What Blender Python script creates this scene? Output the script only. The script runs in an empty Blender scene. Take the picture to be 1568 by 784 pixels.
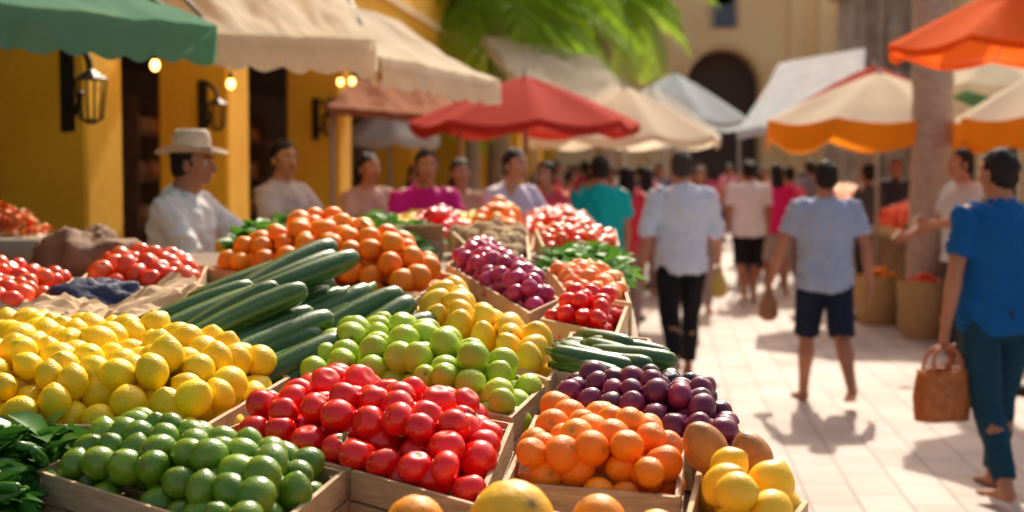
import bpy, math, random
import numpy as np
from mathutils import Vector, Matrix, noise
random.seed(7); np.random.seed(7)
S = bpy.context.scene
COL = S.collection
V = Vector
def rad(a): return math.radians(a)

# ------------------------------------------------------------------ materials
def mat(name, c1, c2=None, rough=.5, ns=6.0, bump=0.0, bs=60.0, island=0.0, coat=0.0, transl=0.0,
        metal=0.0, emit=None, spec=.5, stripe=None, detail=4.0, stretch=None, mottle=0.0):
    m = bpy.data.materials.new(name); m.use_nodes = True
    nt = m.node_tree; N = nt.nodes; L = nt.links
    b = N['Principled BSDF']; out = N['Material Output']
    c2 = c2 or tuple(x*.75 for x in c1)
    tc = N.new('ShaderNodeTexCoord')
    mp = N.new('ShaderNodeMapping'); L.new(tc.outputs['Object'], mp.inputs[0])
    if stretch: mp.inputs['Scale'].default_value = stretch
    no = N.new('ShaderNodeTexNoise'); no.inputs['Scale'].default_value = ns; no.inputs['Detail'].default_value = detail
    L.new(mp.outputs[0], no.inputs['Vector'])
    mr = N.new('ShaderNodeMapRange'); mr.inputs['From Min'].default_value = .3; mr.inputs['From Max'].default_value = .7
    L.new(no.outputs['Fac'], mr.inputs['Value'])
    fac = mr.outputs[0]
    geo = N.new('ShaderNodeNewGeometry')
    if island:
        mx = N.new('ShaderNodeMix'); mx.data_type = 'FLOAT'; mx.inputs[0].default_value = island
        L.new(fac, mx.inputs[2]); L.new(geo.outputs['Random Per Island'], mx.inputs[3]); fac = mx.outputs[0]
    mc = N.new('ShaderNodeMix'); mc.data_type = 'RGBA'
    mc.inputs[6].default_value = (*c1, 1); mc.inputs[7].default_value = (*c2, 1); L.new(fac, mc.inputs[0])
    col = mc.outputs[2]
    if mottle:
        n3 = N.new('ShaderNodeTexNoise'); n3.inputs['Scale'].default_value = 38; n3.inputs['Detail'].default_value = 6; L.new(mp.outputs[0], n3.inputs['Vector'])
        r3 = N.new('ShaderNodeMapRange'); r3.inputs['From Min'].default_value=.35; r3.inputs['From Max'].default_value=.65; r3.inputs['To Min'].default_value=1-mottle; r3.inputs['To Max'].default_value=1.0
        L.new(n3.outputs['Fac'], r3.inputs['Value'])
        m3 = N.new('ShaderNodeMix'); m3.data_type='RGBA'; m3.blend_type='MULTIPLY'; m3.inputs[0].default_value=1; L.new(col,m3.inputs[6]); L.new(r3.outputs[0],m3.inputs[7]); col=m3.outputs[2]
        rr = N.new('ShaderNodeMapRange'); rr.inputs['To Min'].default_value=rough+.14; rr.inputs['To Max'].default_value=rough-.05; L.new(n3.outputs['Fac'],rr.inputs['Value'])
    if stripe:
        at = N.new('ShaderNodeAttribute'); at.attribute_name = 'stripe'
        ms = N.new('ShaderNodeMix'); ms.data_type = 'RGBA'; L.new(at.outputs['Fac'], ms.inputs[0])
        L.new(col, ms.inputs[6]); ms.inputs[7].default_value = (*stripe, 1); col = ms.outputs[2]
    if island:
        h = N.new('ShaderNodeHueSaturation')
        ma = N.new('ShaderNodeMapRange'); ma.inputs['To Min'].default_value = .88; ma.inputs['To Max'].default_value = 1.12
        wn = N.new('ShaderNodeTexWhiteNoise'); wn.noise_dimensions = '1D'
        L.new(geo.outputs['Random Per Island'], wn.inputs['W'])
        L.new(wn.outputs['Value'], ma.inputs['Value']); L.new(ma.outputs[0], h.inputs['Value'])
        L.new(col, h.inputs['Color']); col = h.outputs[0]
    L.new(col, b.inputs['Base Color'])
    b.inputs['Roughness'].default_value = rough; b.inputs['Metallic'].default_value = metal
    if mottle: L.new(rr.outputs[0], b.inputs['Roughness'])
    b.inputs['Specular IOR Level'].default_value = spec
    if coat:
        b.inputs['Coat Weight'].default_value = coat; b.inputs['Coat Roughness'].default_value = .18
    if bump:
        n2 = N.new('ShaderNodeTexNoise'); n2.inputs['Scale'].default_value = bs; n2.inputs['Detail'].default_value = 3
        L.new(mp.outputs[0], n2.inputs['Vector'])
        bp = N.new('ShaderNodeBump'); bp.inputs['Strength'].default_value = bump; bp.inputs['Distance'].default_value = .01
        L.new(n2.outputs['Fac'], bp.inputs['Height']); L.new(bp.outputs[0], b.inputs['Normal'])
    if emit:
        b.inputs['Emission Color'].default_value = (*emit[0], 1); b.inputs['Emission Strength'].default_value = emit[1]
    if transl:
        tr = N.new('ShaderNodeBsdfTranslucent'); L.new(col, tr.inputs['Color'])
        mx2 = N.new('ShaderNodeMixShader'); mx2.inputs[0].default_value = transl
        L.new(b.outputs[0], mx2.inputs[1]); L.new(tr.outputs[0], mx2.inputs[2]); L.new(mx2.outputs[0], out.inputs[0])
    return m

# ------------------------------------------------------------------ mesh builder
class MB:
    def __init__(s): s.v=[]; s.f=[]; s.m=[]; s.n=0; s.attr=[]
    def add(s, vs, fs, mi=0, at=None):
        vs = [tuple(v) for v in vs]
        s.v.extend(vs); o = s.n
        s.f.extend([tuple(i+o for i in f) for f in fs]); s.m.extend([mi]*len(fs)); s.n += len(vs)
        s.attr.extend(at if at is not None else [0.0]*len(vs))
        return s
    def box(s, c, size, mi=0, R=None, bev=0.0):
        x,y,z = [a/2 for a in size]; c = V(c)
        if bev > 0:
            vs=[];
            idx={}
            for sx in(-1,1):
                for sy in(-1,1):
                    for sz in(-1,1):
                        for ax in range(3):
                            p=[sx*x,sy*y,sz*z]
                            for k in range(3):
                                if k!=ax: p[k]-= (sx,sy,sz)[k]*bev
                            idx[(sx,sy,sz,ax)]=len(vs); vs.append(V(p))
            fs=[]
            for ax in range(3):
                for sg in(-1,1):
                    o=[k for k in range(3) if k!=ax]; q=[]
                    for a,b in((-1,-1),(1,-1),(1,1),(-1,1)):
                        t=[0,0,0]; t[ax]=sg; t[o[0]]=a; t[o[1]]=b; q.append(idx[(*t,ax)])
                    fs.append(q)
            for ax in range(3):
                o=[k for k in range(3) if k!=ax]
                for a in(-1,1):
                    for b in(-1,1):
                        q=[]
                        for sg,w in((-1,0),(-1,1),(1,1),(1,0)):
                            t=[0,0,0]; t[ax]=sg; t[o[0]]=a; t[o[1]]=b; q.append(idx[(*t,o[w])])
                        fs.append(q)
            for sx in(-1,1):
                for sy in(-1,1):
                    for sz in(-1,1): fs.append([idx[(sx,sy,sz,k)] for k in range(3)])
        else:
            vs=[V((a*x,b*y,d*z)) for a in(-1,1) for b in(-1,1) for d in(-1,1)]
            fs=[(0,1,3,2),(4,6,7,5),(0,4,5,1),(2,3,7,6),(0,2,6,4),(1,5,7,3)]
        if R: vs=[R@v for v in vs]
        return s.add([v+c for v in vs], fs, mi)
    def obj(s, name, mats, smooth=True, parent=None, fixn=True):
        me = bpy.data.meshes.new(name)
        me.from_pydata(s.v, [], s.f)
        if not isinstance(mats,(list,tuple)): mats=[mats]
        for m in mats: me.materials.append(m)
        me.polygons.foreach_set('material_index', s.m)
        me.polygons.foreach_set('use_smooth', [smooth]*len(s.f))
        if len(s.attr)==len(s.v) and any(s.attr):
            a = me.attributes.new('stripe','FLOAT','POINT'); a.data.foreach_set('value', s.attr)
        if fixn:
            import bmesh
            bm=bmesh.new(); bm.from_mesh(me); bmesh.ops.recalc_face_normals(bm, faces=bm.faces); bm.to_mesh(me); bm.free()
        me.update()
        o = bpy.data.objects.new(name, me); COL.objects.link(o)
        if parent: o.parent = parent
        return o
def empty(name, loc=(0,0,0), rz=0):
    e = bpy.data.objects.new(name, None); e.location = loc; e.rotation_euler[2]=rz; e.empty_display_size=.1; COL.objects.link(e); return e

def catmull(pts, rads, n):
    P=[V(p) for p in pts]; R=[(r,r) if not isinstance(r,(tuple,list)) else r for r in rads]
    op=[];orr=[]
    for i in range(len(P)-1):
        a=P[max(i-1,0)];b=P[i];c=P[i+1];d=P[min(i+2,len(P)-1)]
        for k in range(n):
            t=k/n
            op.append(.5*((2*b)+(c-a)*t+(2*a-5*b+4*c-d)*t*t+(3*b-a-3*c+d)*t**3))
            orr.append((R[i][0]*(1-t)+R[i+1][0]*t, R[i][1]*(1-t)+R[i+1][1]*t))
    op.append(P[-1]); orr.append(R[-1]); return op,orr
def tube(pts, rads, seg=12, side=(1,0,0), sub=0, cap=True):
    if sub: P,R=catmull(pts,rads,sub)
    else:
        P=[V(p) for p in pts]; R=[(r,r) if not isinstance(r,(tuple,list)) else r for r in rads]
    vs=[];fs=[]; n=len(P)
    for i in range(n):
        t=(P[min(i+1,n-1)]-P[max(i-1,0)])
        t = t.normalized() if t.length>1e-9 else V((0,0,1))
        r=V(side)-t*V(side).dot(t)
        if r.length<.15:
            r=V((0,1,0))-t*t.y
            if r.length<.15: r=V((0,0,1))-t*t.z
        r.normalize(); u=t.cross(r)
        for k in range(seg):
            a=2*math.pi*k/seg
            vs.append(P[i]+r*math.cos(a)*R[i][0]+u*math.sin(a)*R[i][1])
    for i in range(n-1):
        for k in range(seg):
            k2=(k+1)%seg; fs.append((i*seg+k,i*seg+k2,(i+1)*seg+k2,(i+1)*seg+k))
    if cap:
        vs.append(P[0]); c=len(vs)-1
        for k in range(seg): fs.append((c,(k+1)%seg,k))
        vs.append(P[-1]); c=len(vs)-1; o=(n-1)*seg
        for k in range(seg): fs.append((c,o+k,o+(k+1)%seg))
    return vs,fs
def ellipsoid(c, r, seg=16, rings=10, R=None):
    vs=[];fs=[]; c=V(c)
    for i in range(1,rings):
        th=math.pi*i/rings
        for k in range(seg):
            a=2*math.pi*k/seg
            vs.append(V((math.sin(th)*math.cos(a)*r[0],math.sin(th)*math.sin(a)*r[1],math.cos(th)*r[2])))
    for i in range(rings-2):
        for k in range(seg):
            k2=(k+1)%seg; fs.append((i*seg+k,(i+1)*seg+k,(i+1)*seg+k2,i*seg+k2))
    vs.append(V((0,0,r[2]))); t=len(vs)-1; vs.append(V((0,0,-r[2]))); b=len(vs)-1
    o=(rings-2)*seg
    for k in range(seg):
        k2=(k+1)%seg; fs.append((t,k,k2)); fs.append((b,o+k2,o+k))
    if R: vs=[R@v for v in vs]
    return [v+c for v in vs],fs

# ------------------------------------------------------------------ fruit templates
def fruit_tmpl(kind, seg=16, rings=11):
    vs,fs=ellipsoid((0,0,0),(.5,.5,.5),seg,rings)
    A=np.array([tuple(v) for v in vs]); z=A[:,2]*2; r=np.hypot(A[:,0],A[:,1])*2; ang=np.arctan2(A[:,1],A[:,0])
    at=np.zeros(len(A))
    top=np.exp(-(r/.16)**2)*(z>0)
    if kind=='orange':
        A[:,2]*=.95; A[:,2]-= .05*np.exp(-(r/.25)**2)*np.sign(z); at=top*.8
    elif kind=='lemon':
        A[:,2]*=1.06; A[:,2]+= .07*np.exp(-(r/.3)**2)*np.sign(z); at=np.exp(-(r/.14)**2)*.6
    elif kind=='tomato':
        lob=1+.035*np.cos(5*ang)*np.clip(r,0,1); A[:,0]*=lob;A[:,1]*=lob; A[:,2]*=.9
        A[:,2]-= .10*np.exp(-(r/.33)**2)*(z>0); at=top*.9
    elif kind=='mango':
        A[:,2]*=1.24; A[:,0]*=.93; A[:,0]+=.06*z*z; tap=1-.13*z; A[:,0]*=tap;A[:,1]*=tap; at=top
    elif kind=='lime':
        A[:,2]*=1.14; tap=1-.06*z; A[:,0]*=tap;A[:,1]*=tap; A[:,2]+=.05*np.exp(-(r/.25)**2)*np.sign(z); at=top
    elif kind=='guava':
        A[:,2]*=1.1; tap=1-.10*z; A[:,0]*=tap;A[:,1]*=tap; A[:,2]-=.06*np.exp(-(r/.25)**2)*np.sign(z); at=top
    elif kind=='plum':
        A[:,2]*=1.13; A[:,2]-=.07*np.exp(-(r/.25)**2)*(z>0); at=top*.8
    elif kind=='onion':
        A[:,2]*=.92; A[:,2]+=.16*np.exp(-(r/.22)**2)*(z>0); at=top
    elif kind=='melon':
        lob=1+.02*np.cos(10*ang)*r; A[:,0]*=lob;A[:,1]*=lob; at=top
    return A,fs,at.tolist()
def rim(y): return .97+.125*(y-2.5) if y<4.5 else 1.22+.065*(y-4.5)
def inside(poly,x,y):
    c=False;n=len(poly);j=n-1
    for i in range(n):
        xi,yi=poly[i];xj,yj=poly[j]
        if (yi>y)!=(yj>y) and x<(xj-xi)*(y-yi)/(yj-yi)+xi: c=not c
        j=i
    return c
def edist(poly,x,y):
    m=9
    for i in range(len(poly)):
        a=V(poly[i]);b=V(poly[(i+1)%len(poly)]);p=V((x,y)); t=max(0,min(1,(p-a).dot(b-a)/(b-a).length_squared))
        m=min(m,(p-(a+(b-a)*t)).length)
    return m
def heap(name, poly, kind, size, m, H=.1, w=.16, zf=rim, layers=2, ang=.3, seg=16, lo=False, tilt=None, calyx=None, off=0.0, jit=.085):
    T,F,AT = fruit_tmpl(kind, 10 if lo else 18, 7 if lo else 13)
    mb=MB(); s=size*.97; xs=[p[0] for p in poly]; ys=[p[1] for p in poly]
    cx,cy=sum(xs)/len(xs),sum(ys)/len(ys); R=max(max(xs)-min(xs),max(ys)-min(ys))*.8; n=int(R/s)+2
    for ly in range(layers):
        ox=(ly%2)*s*.5; oy=(ly%2)*s*.29
        for j in range(-n-1,n+2):
            for i in range(-n-1,n+2):
                u=(i+.5*(j%2))*s+ox; v=j*s*.84+oy
                x=cx+u*math.cos(ang)-v*math.sin(ang); y=cy+u*math.sin(ang)+v*math.cos(ang)
                q2=noise.noise_vector(V((x*5,y*5,ly*3.1+cx)))*s*.35; x+=q2.x+random.gauss(0,s*jit); y+=q2.y+random.gauss(0,s*jit)
                if not inside(poly,x,y): continue
                e=edist(poly,x,y)
                if e<size*.42: continue
                q=min(e/w,1); z=zf(y)+off+H*(1-(1-q)**2)-size*.33+random.gauss(0,size*.12)-ly*size*.72
                sc=size*random.uniform(.86,1.12)
                Rm=Matrix.Rotation(random.uniform(0,6.28),3,'Z')@Matrix.Rotation((tilt if tilt is not None else 1.6)*random.gauss(.5,.5),3,'X')@Matrix.Rotation(random.uniform(0,6.28),3,'Z')
                M=np.array(Rm)
                A=T*sc*np.array([random.uniform(.93,1.07),random.uniform(.93,1.07),random.uniform(.95,1.05)])
                ph=random.uniform(0,6); A=A*(1+.03*np.sin(A[:,0]/sc*5+ph)*np.cos(A[:,2]/sc*4+ph))[:,None]
                A=A@M.T+np.array([x,y,z])
                mb.add(A.tolist(),F,0,AT)
                if calyx and ly==0 and random.random()<calyx:
                    ax=Rm@V((0,0,1)); o=V((x,y,z))+ax*sc*.36
                    for k in range(5):
                        a=k*1.257; d=(Rm@V((math.cos(a),math.sin(a),.25))); pd=ax.cross(d).normalized()
                        mb.add([o-pd*.003,o+pd*.003,o+d*sc*.2+pd*.004,o+d*sc*.3+ax*.002,o+d*sc*.2-pd*.004],[(0,1,2,3,4)],1)
                    mb.add(*tube([o,o+ax*.02],[.003,.002],5),1)
    return mb.obj(name, [m]+([STEM] if calyx else []), fixn=False)
def crate(name, poly, m, zf=rim, h=.10, t=.011, lip=.012, floor=True, slats=2):
    mb=MB(); n=len(poly); P=[V(p) for p in poly]; c=sum(P,V((0,0)))/n
    for i in range(n):
        a=P[i];b=P[(i+1)%n]; d=(b-a).normalized(); nn=V((d.y,-d.x))
        if nn.dot(c-a)<0: nn=-nn
        hh=h/slats
        for k in range(slats):
            z0=-h+k*hh+.003; z1=-h+(k+1)*hh-.004+(lip if k==slats-1 else 0)
            q=[]
            for p,sg in((a,1),(b,-1)):
                for o in(0.001*k,t):
                    pp=p+nn*o+d*sg*(.0015+o*.3)
                    for z in(z0,z1): q.append((pp.x,pp.y,zf(pp.y)+z+random.uniform(-.0015,.0015)))
            mb.add(q,[(0,1,3,2),(4,6,7,5),(0,4,5,1),(2,3,7,6),(0,2,6,4),(1,5,7,3)])
        pp=a+(c-a).normalized()*.024
        mb.box((pp.x,pp.y,zf(pp.y)-h/2),(.022,.022,h-.004),bev=.002)
    if floor:
        q=[]
        for p in P:
            pp=p+(c-p).normalized()*.012; q.append((pp.x,pp.y,zf(pp.y)-h+.004))
        q2=[(a,b,z+.008) for a,b,z in q]
        fs=[tuple(range(n)),tuple(range(2*n-1,n-1,-1))]+[(i,(i+1)%n,n+(i+1)%n,n+i) for i in range(n)]
        mb.add(q+q2,fs)
    return mb.obj(name,m,smooth=False)

GS=(.16,.18,.04); BS=(.12,.07,.03)
M_orange=mat('orange_skin',(1.0,.19,.0),(1.0,.34,.0),rough=.36,ns=5,bump=.3,bs=260,island=.75,stripe=GS,mottle=.05)
M_lemon=mat('lemon_skin',(1.0,.58,.0),(1.0,.76,.004),rough=.36,ns=9,bump=.3,bs=200,island=.6,stripe=(.40,.38,.03),mottle=.05)
M_tomato=mat('tomato_skin',(.78,.003,.008),(.96,.018,.010),rough=.17,ns=7,bump=.05,bs=60,island=.65,coat=.3,stripe=(.35,.12,.03),mottle=.06)
M_green=mat('lime_skin',(.05,.17,.006),(.28,.44,.02),rough=.26,ns=12,bump=.2,bs=150,island=.5,coat=.2,stripe=BS,mottle=.14)
M_guava=mat('guava_skin',(.32,.52,.010),(.60,.72,.04),rough=.34,ns=12,bump=.2,bs=150,island=.5,coat=.1,stripe=BS,mottle=.10)
M_ymango=mat('yellow_mango_skin',(1.0,.54,.004),(1.0,.70,.04),rough=.34,ns=9,bump=.15,bs=120,island=.6,coat=.05,stripe=BS,mottle=.07)
M_plum=mat('plum_skin',(.11,.010,.05),(.32,.03,.10),rough=.27,ns=10,bump=.1,bs=90,island=.6,coat=.15,stripe=(.25,.12,.12),mottle=.25)
M_plumd=mat('dark_plum_skin',(.02,.012,.03),(.06,.03,.07),rough=.35,ns=8,island=.6,coat=.2)
M_onion=mat('red_onion_skin',(.36,.010,.10),(.68,.05,.22),rough=.25,ns=14,island=.6,coat=.15,stripe=(.5,.3,.2),mottle=.15)
M_apple=mat('apple_skin',(.82,.02,.008),(.96,.16,.03),rough=.25,ns=8,island=.7,coat=.3,stripe=BS,mottle=.06)
M_peach=mat('peach_skin',(.95,.17,.04),(1.0,.46,.12),rough=.5,ns=5,island=.5)
M_zuc=mat('zucchini_skin',(.012,.060,.012),(.035,.12,.018),rough=.26,ns=40,bump=.12,bs=120,island=.3,coat=.2,stripe=(.12,.24,.05),mottle=.2)
STEM=mat('stem_green',(.08,.16,.03),(.14,.2,.05),rough=.6)
M_leaf=mat('leaf_green',(.02,.11,.012),(.08,.24,.03),rough=.35,ns=10,island=.8,transl=.25)
M_wood=mat('crate_wood',(.64,.43,.24),(.42,.27,.14),rough=.7,ns=14,bump=.4,bs=60,stretch=(1,1,7),detail=8)
M_card=mat('kraft_board',(.68,.47,.27),(.54,.37,.20),rough=.8,ns=9,bump=.15,bs=40)
M_table=mat('table_wood',(.25,.15,.08),(.16,.09,.05),rough=.7,ns=10,bump=.2)
M_burlap=mat('burlap',(.60,.44,.26),(.45,.31,.18),rough=.95,ns=30,bump=.6,bs=200)
M_bluecloth=mat('navy_cloth',(.012,.02,.07),(.02,.03,.10),rough=.7,ns=20,bump=.3)
M_brown=mat('brown_hide',(.17,.08,.045),(.28,.15,.08),rough=.8,ns=14,bump=.5,bs=30)
M_bmango=mat('brown_mango_skin',(.42,.14,.03),(.72,.30,.05),rough=.4,ns=14,bump=.2,bs=80,island=.3,stripe=BS,mottle=.3)

# ------------------------------------------------------------------ produce stall
def zt(y): return rim(y)-.105
tp=[(-2.0,2.16),(.46,2.10),(.56,2.72),(.50,3.2),(.42,3.6),(.385,4.3),(.43,5.2),(.50,6.35),(-2.05,6.35)]
e=empty('produce_stall')
mb=MB(); n=len(tp)
def strip_top():
    vs=[];fs=[]
    yy=[2.16,2.72,3.2,3.6,4.3,4.5,5.2,6.35]
    def xr(y):
        pts=tp[1:8]
        for a,b in zip(pts,pts[1:]):
            if a[1]<=y<=b[1]: return a[0]+(b[0]-a[0])*(y-a[1])/(b[1]-a[1])
        return .5
    for y in yy: vs+= [(-2.0,y,zt(y)),(xr(y),y,zt(y)),(-2.0,y,zt(y)-.03),(xr(y),y,zt(y)-.03)]
    for i in range(len(yy)-1):
        o=i*4; fs+= [(o,o+1,o+5,o+4),(o+2,o+6,o+7,o+3),(o+1,o+3,o+7,o+5),(o,o+4,o+6,o+2)]
    fs+= [(0,2,3,1),(len(vs)-4,len(vs)-3,len(vs)-1,len(vs)-2)]
    return vs,fs
mb.add(*strip_top()); mb.obj('tabletop',M_table,False,e)
mb=MB()
for i in range(n):
    a=V(tp[i]);b=V(tp[(i+1)%n]); k=max(2,int((b-a).length/.03)); c=V((-.7,4.2)); vs=[];
    for j in range(k+1):
        p=a+(b-a)*(j/k); p=p+(c-p).normalized()*(.035+.008*math.sin(j*1.7+i)); 
        for zz in(zt(p.y)-.031,zt(p.y)*.5,.02):
            vs.append((p.x+.01*math.sin(j*.9)*(1-zz),p.y+.01*math.cos(j*.8)*(1-zz),zz))
    mb.add(vs,[(j*3+q,(j+1)*3+q,(j+1)*3+q+1,j*3+q+1) for j in range(k) for q in(0,1)])
mb.obj('cloth_skirt',M_burlap,True,e)
for (x,y) in((-1.9,2.35),(.36,2.35),(-1.9,6.2),(.36,6.2)):
    MB().box((x,y,(zt(y)-.03)/2),(.06,.06,zt(y)-.032),bev=.004).obj('leg',M_table,False,e)

A=[(-.94,2.77),(-.43,2.40),(-.325,2.77),(-.82,3.08)]
crate('fruit_crate',A,M_wood); heap('lime_pile',A,'lime',.066,M_green,H=.09,ang=.5,tilt=2.4)
B=[(-.64,3.01),(-.32,2.77),(-.06,2.57),(.005,3.08),(-.44,3.36)]
crate('fruit_crate',B,M_wood); heap('tomato_pile',B,'tomato',.074,M_tomato,H=.105,ang=-.6,tilt=1.8,calyx=.08)
C=[(-.02,2.70),(.315,2.62),(.36,2.93),(.05,3.14)]
crate('fruit_crate',C,M_wood); heap('orange_pile',C,'orange',.069,M_orange,H=.09,ang=-.1,w=.12)
D=[(.07,3.18),(.38,2.95),(.50,2.84),(.50,3.25),(.12,3.42)]
crate('fruit_crate',D,M_wood); heap('plum_pile',D,'plum',.060,M_plum,H=.085,ang=.4)
E=[(.31,2.52),(.41,2.30),(.55,2.60),(.37,2.80)]
crate('fruit_crate',E,M_card); heap('yellow_plum_pile',E,'lemon',.078,M_ymango,H=.085,w=.1)
G=[(-.52,3.44),(-.40,3.40),(.00,3.12),(.08,3.38),(-.33,4.0),(-.52,3.75)]
crate('fruit_crate',G,M_wood); heap('guava_pile',G,'guava',.072,M_guava,H=.10,ang=-.5,tilt=1.8)
Hh=[(-.31,4.02),(.09,3.42),(.15,3.70),(-.25,4.5)]
crate('fruit_crate',Hh,M_card); heap('yellow_mango_pile',Hh,'mango',.076,M_ymango,H=.10,ang=-.5)
I=[(-1.32,3.05),(-.66,3.07),(-.54,3.46),(-.68,3.66),(-1.45,3.95)]
crate('fruit_crate',I,M_wood); heap('lemon_pile',I,'lemon',.078,M_lemon,H=.115,w=.2,ang=.1,tilt=1.8)
Lq=[(-1.08,5.0),(-.66,4.60),(-.28,4.42),(-.19,4.80),(-.74,5.78)]
crate('fruit_crate',Lq,M_wood); heap('orange_pile',Lq,'orange',.080,M_orange,H=.18,w=.3,ang=-.3,layers=3)
Mm=[(-.24,5.1),(.05,4.15),(.15,4.35),(-.12,5.7)]
crate('fruit_crate',Mm,M_card); heap('red_onion_pile',Mm,'onion',.062,M_onion,H=.10,w=.14)
Nn=[(.08,4.08),(.29,3.88),(.35,4.25),(.17,4.40)]
crate('fruit_crate',Nn,M_card); heap('tomato_pile',Nn,'tomato',.058,M_tomato,H=.07,w=.12)
N2=[(.17,4.43),(.36,4.29),(.38,4.85),(.12,5.0)]
crate('fruit_crate',N2,M_card); heap('onion_pile',N2,'onion',.06,M_peach,H=.05,w=.12)
Pp=[(-1.42,4.6),(-1.0,4.5),(-1.08,5.05),(-1.5,5.15)]
crate('fruit_crate',Pp,M_card); heap('apple_pile',Pp,'tomato',.075,M_apple,H=.08)
Q=[(-1.75,4.15),(-1.36,4.12),(-1.46,4.75),(-1.85,4.8)]
crate('fruit_crate',Q,M_card); heap('apple_pile',Q,'tomato',.066,M_apple,H=.07)

def zucchini_mesh(mb, c, d, L, r, bend):
    c=V(c); d=V(d).normalized(); s=d.cross(V((0,0,1))).normalized()
    pts=[];rr=[]
    for i,(t,q) in enumerate(((-.5,.0),(-.49,.45),(-.46,.75),(-.38,.95),(-.15,1.05),(.1,.98),(.3,.86),(.4,.72),(.43,.5),(.45,.36),(.5,.32),(.505,.0))):
        pts.append(c+d*t*L+s*bend*(t*t*4-.4)); rr.append(max(r*q,.0005))
    seg=20
    vs,fs=tube(pts,rr,seg,side=s,sub=0,cap=True)
    n=len(pts); at=[]
    for i in range(n):
        for k in range(seg):
            at.append((.8 if i>=9 else (.6 if k%2==0 else .0)*(.9 if 1<i<9 else .4)))
    at+= [.3,.9]
    mb.add(vs,fs,0,at)
mb=MB()
for row,(z0,cnt) in enumerate(((.0,9),(.045,8),(.09,7),(.13,4))):
    for i in range(cnt):
        t=(i+.5*(row%2))/8.5+(.1 if row==3 else 0)
        for (fx_,fy) in ((0,0),(.18,.30)):
            x=-.93+.42*t+fx_*.85; y=3.88-.38*t+fy
            if fy>0 and row>=2 and i>2: continue
            dd=V((-.26+random.gauss(0,.035),-.20+random.gauss(0,.04),-.11+random.gauss(0,.02)))*random.choice((1,1,1,-1))
            zucchini_mesh(mb,(x+random.gauss(0,.015),y+random.gauss(0,.03),rim(y)-.035+z0+fy*.10+random.gauss(0,.006)),
              dd,random.uniform(.34,.44),random.uniform(.030,.040),random.uniform(-.03,.03))
mb.obj('zucchini_pile',M_zuc,fixn=False)
crate('fruit_crate',[(-1.10,3.92),(-.66,3.68),(-.54,3.70),(-.36,4.05),(-.28,4.40),(-.66,4.52),(-.95,4.62)],M_card,h=.1)
mb=MB()
for i in range(26):
    x=random.uniform(.17,.31); y=random.uniform(3.46,3.80)
    zucchini_mesh(mb,(x,y,rim(y)-.045+.003*i),(-.30+random.gauss(0,.06),.12+random.gauss(0,.1),random.gauss(.03,.03)),random.uniform(.22,.30),.029,random.uniform(-.02,.02))
mb.obj('cucumber_pile',M_zuc,fixn=False)
crate('fruit_crate',[(.10,3.50),(.405,3.40),(.375,3.85),(.16,3.92)],M_card)
heap('dark_plum_pile',[(.24,3.28),(.49,3.16),(.46,3.38),(.26,3.42)],'plum',.052,M_plumd,H=.07,w=.1)

def leaf_pile(name,poly,zf,H,m,count,L=.11,w=.03,off=0,wd=.15):
    mb=MB(); xs=[p[0] for p in poly]; ys=[p[1] for p in poly]; k=0
    while k<count:
        x=random.uniform(min(xs),max(xs)); y=random.uniform(min(ys),max(ys))
        if not inside(poly,x,y): continue
        k+=1; q=min(edist(poly,x,y)/wd,1)
        z=zf(y)+off+H*(1-(1-q)**2)*random.uniform(.5,1.05)
        a=random.uniform(0,6.28); el=random.uniform(-.3,.8); d=V((math.cos(a)*math.cos(el),math.sin(a)*math.cos(el),math.sin(el)))
        s=d.cross(V((random.gauss(0,.4),random.gauss(0,.4),1))).normalized(); u=s.cross(d); l=L*random.uniform(.6,1.2); ww=w*random.uniform(.7,1.2)
        c=V((x,y,z)); vs=[]
        for t,q2,cv in((0,.05,0),(.25,.8,.06),(.5,1,.08),(.75,.7,.03),(1,.03,-.08)):
            p=c+d*l*t+u*l*cv
            vs+= [p-s*ww*q2+u*ww*.3*q2,p,p+s*ww*q2+u*ww*.3*q2]
        fs=[]
        for i in range(4):
            o=i*3; fs+= [(o,o+1,o+4,o+3),(o+1,o+2,o+5,o+4)]
        mb.add(vs,fs)
    return mb.obj(name,m,fixn=False)
leaf_pile('leafy_greens_pile',[(-1.32,2.4),(-.92,2.35),(-.95,2.78),(-.84,3.02),(-1.32,3.04)],rim,.10,M_leaf,1000,off=-.07)
# long green chillies lying over the leaves
mb=MB()
for i in range(60):
    x=random.uniform(-1.22,-.93); y=random.uniform(2.5,2.95); a=random.uniform(0,6.28); l=random.uniform(.09,.14)
    d=V((math.cos(a),math.sin(a),random.gauss(0,.25))).normalized(); s=d.cross(V((0,0,1))).normalized(); c=V((x,y,rim(y)+.015+random.uniform(-.02,.025)))
    mb.add(*tube([c-d*l*.5,c-d*l*.47,c-d*l*.2+s*.006,c+d*l*.15+s*.008,c+d*l*.4,c+d*l*.5-s*.006],[.003,.009,.0115,.009,.005,.001],10,sub=2))
mb.obj('green_chilli_pile',mat('chilli_skin',(.02,.11,.01),(.06,.22,.02),rough=.22,ns=8,island=.8,coat=.3),fixn=False)
leaf_pile('loose_leaves',[(-.45,3.5),(-.05,3.25),(.0,3.4),(-.3,3.9)],rim,.10,M_leaf,12,L=.06,w=.014,off=.0)
leaf_pile('loose_leaves',[(-.85,4.9),(-.35,4.6),(-.3,4.8),(-.7,5.4)],rim,.19,M_leaf,12,L=.06,w=.014,off=.0)

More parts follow.
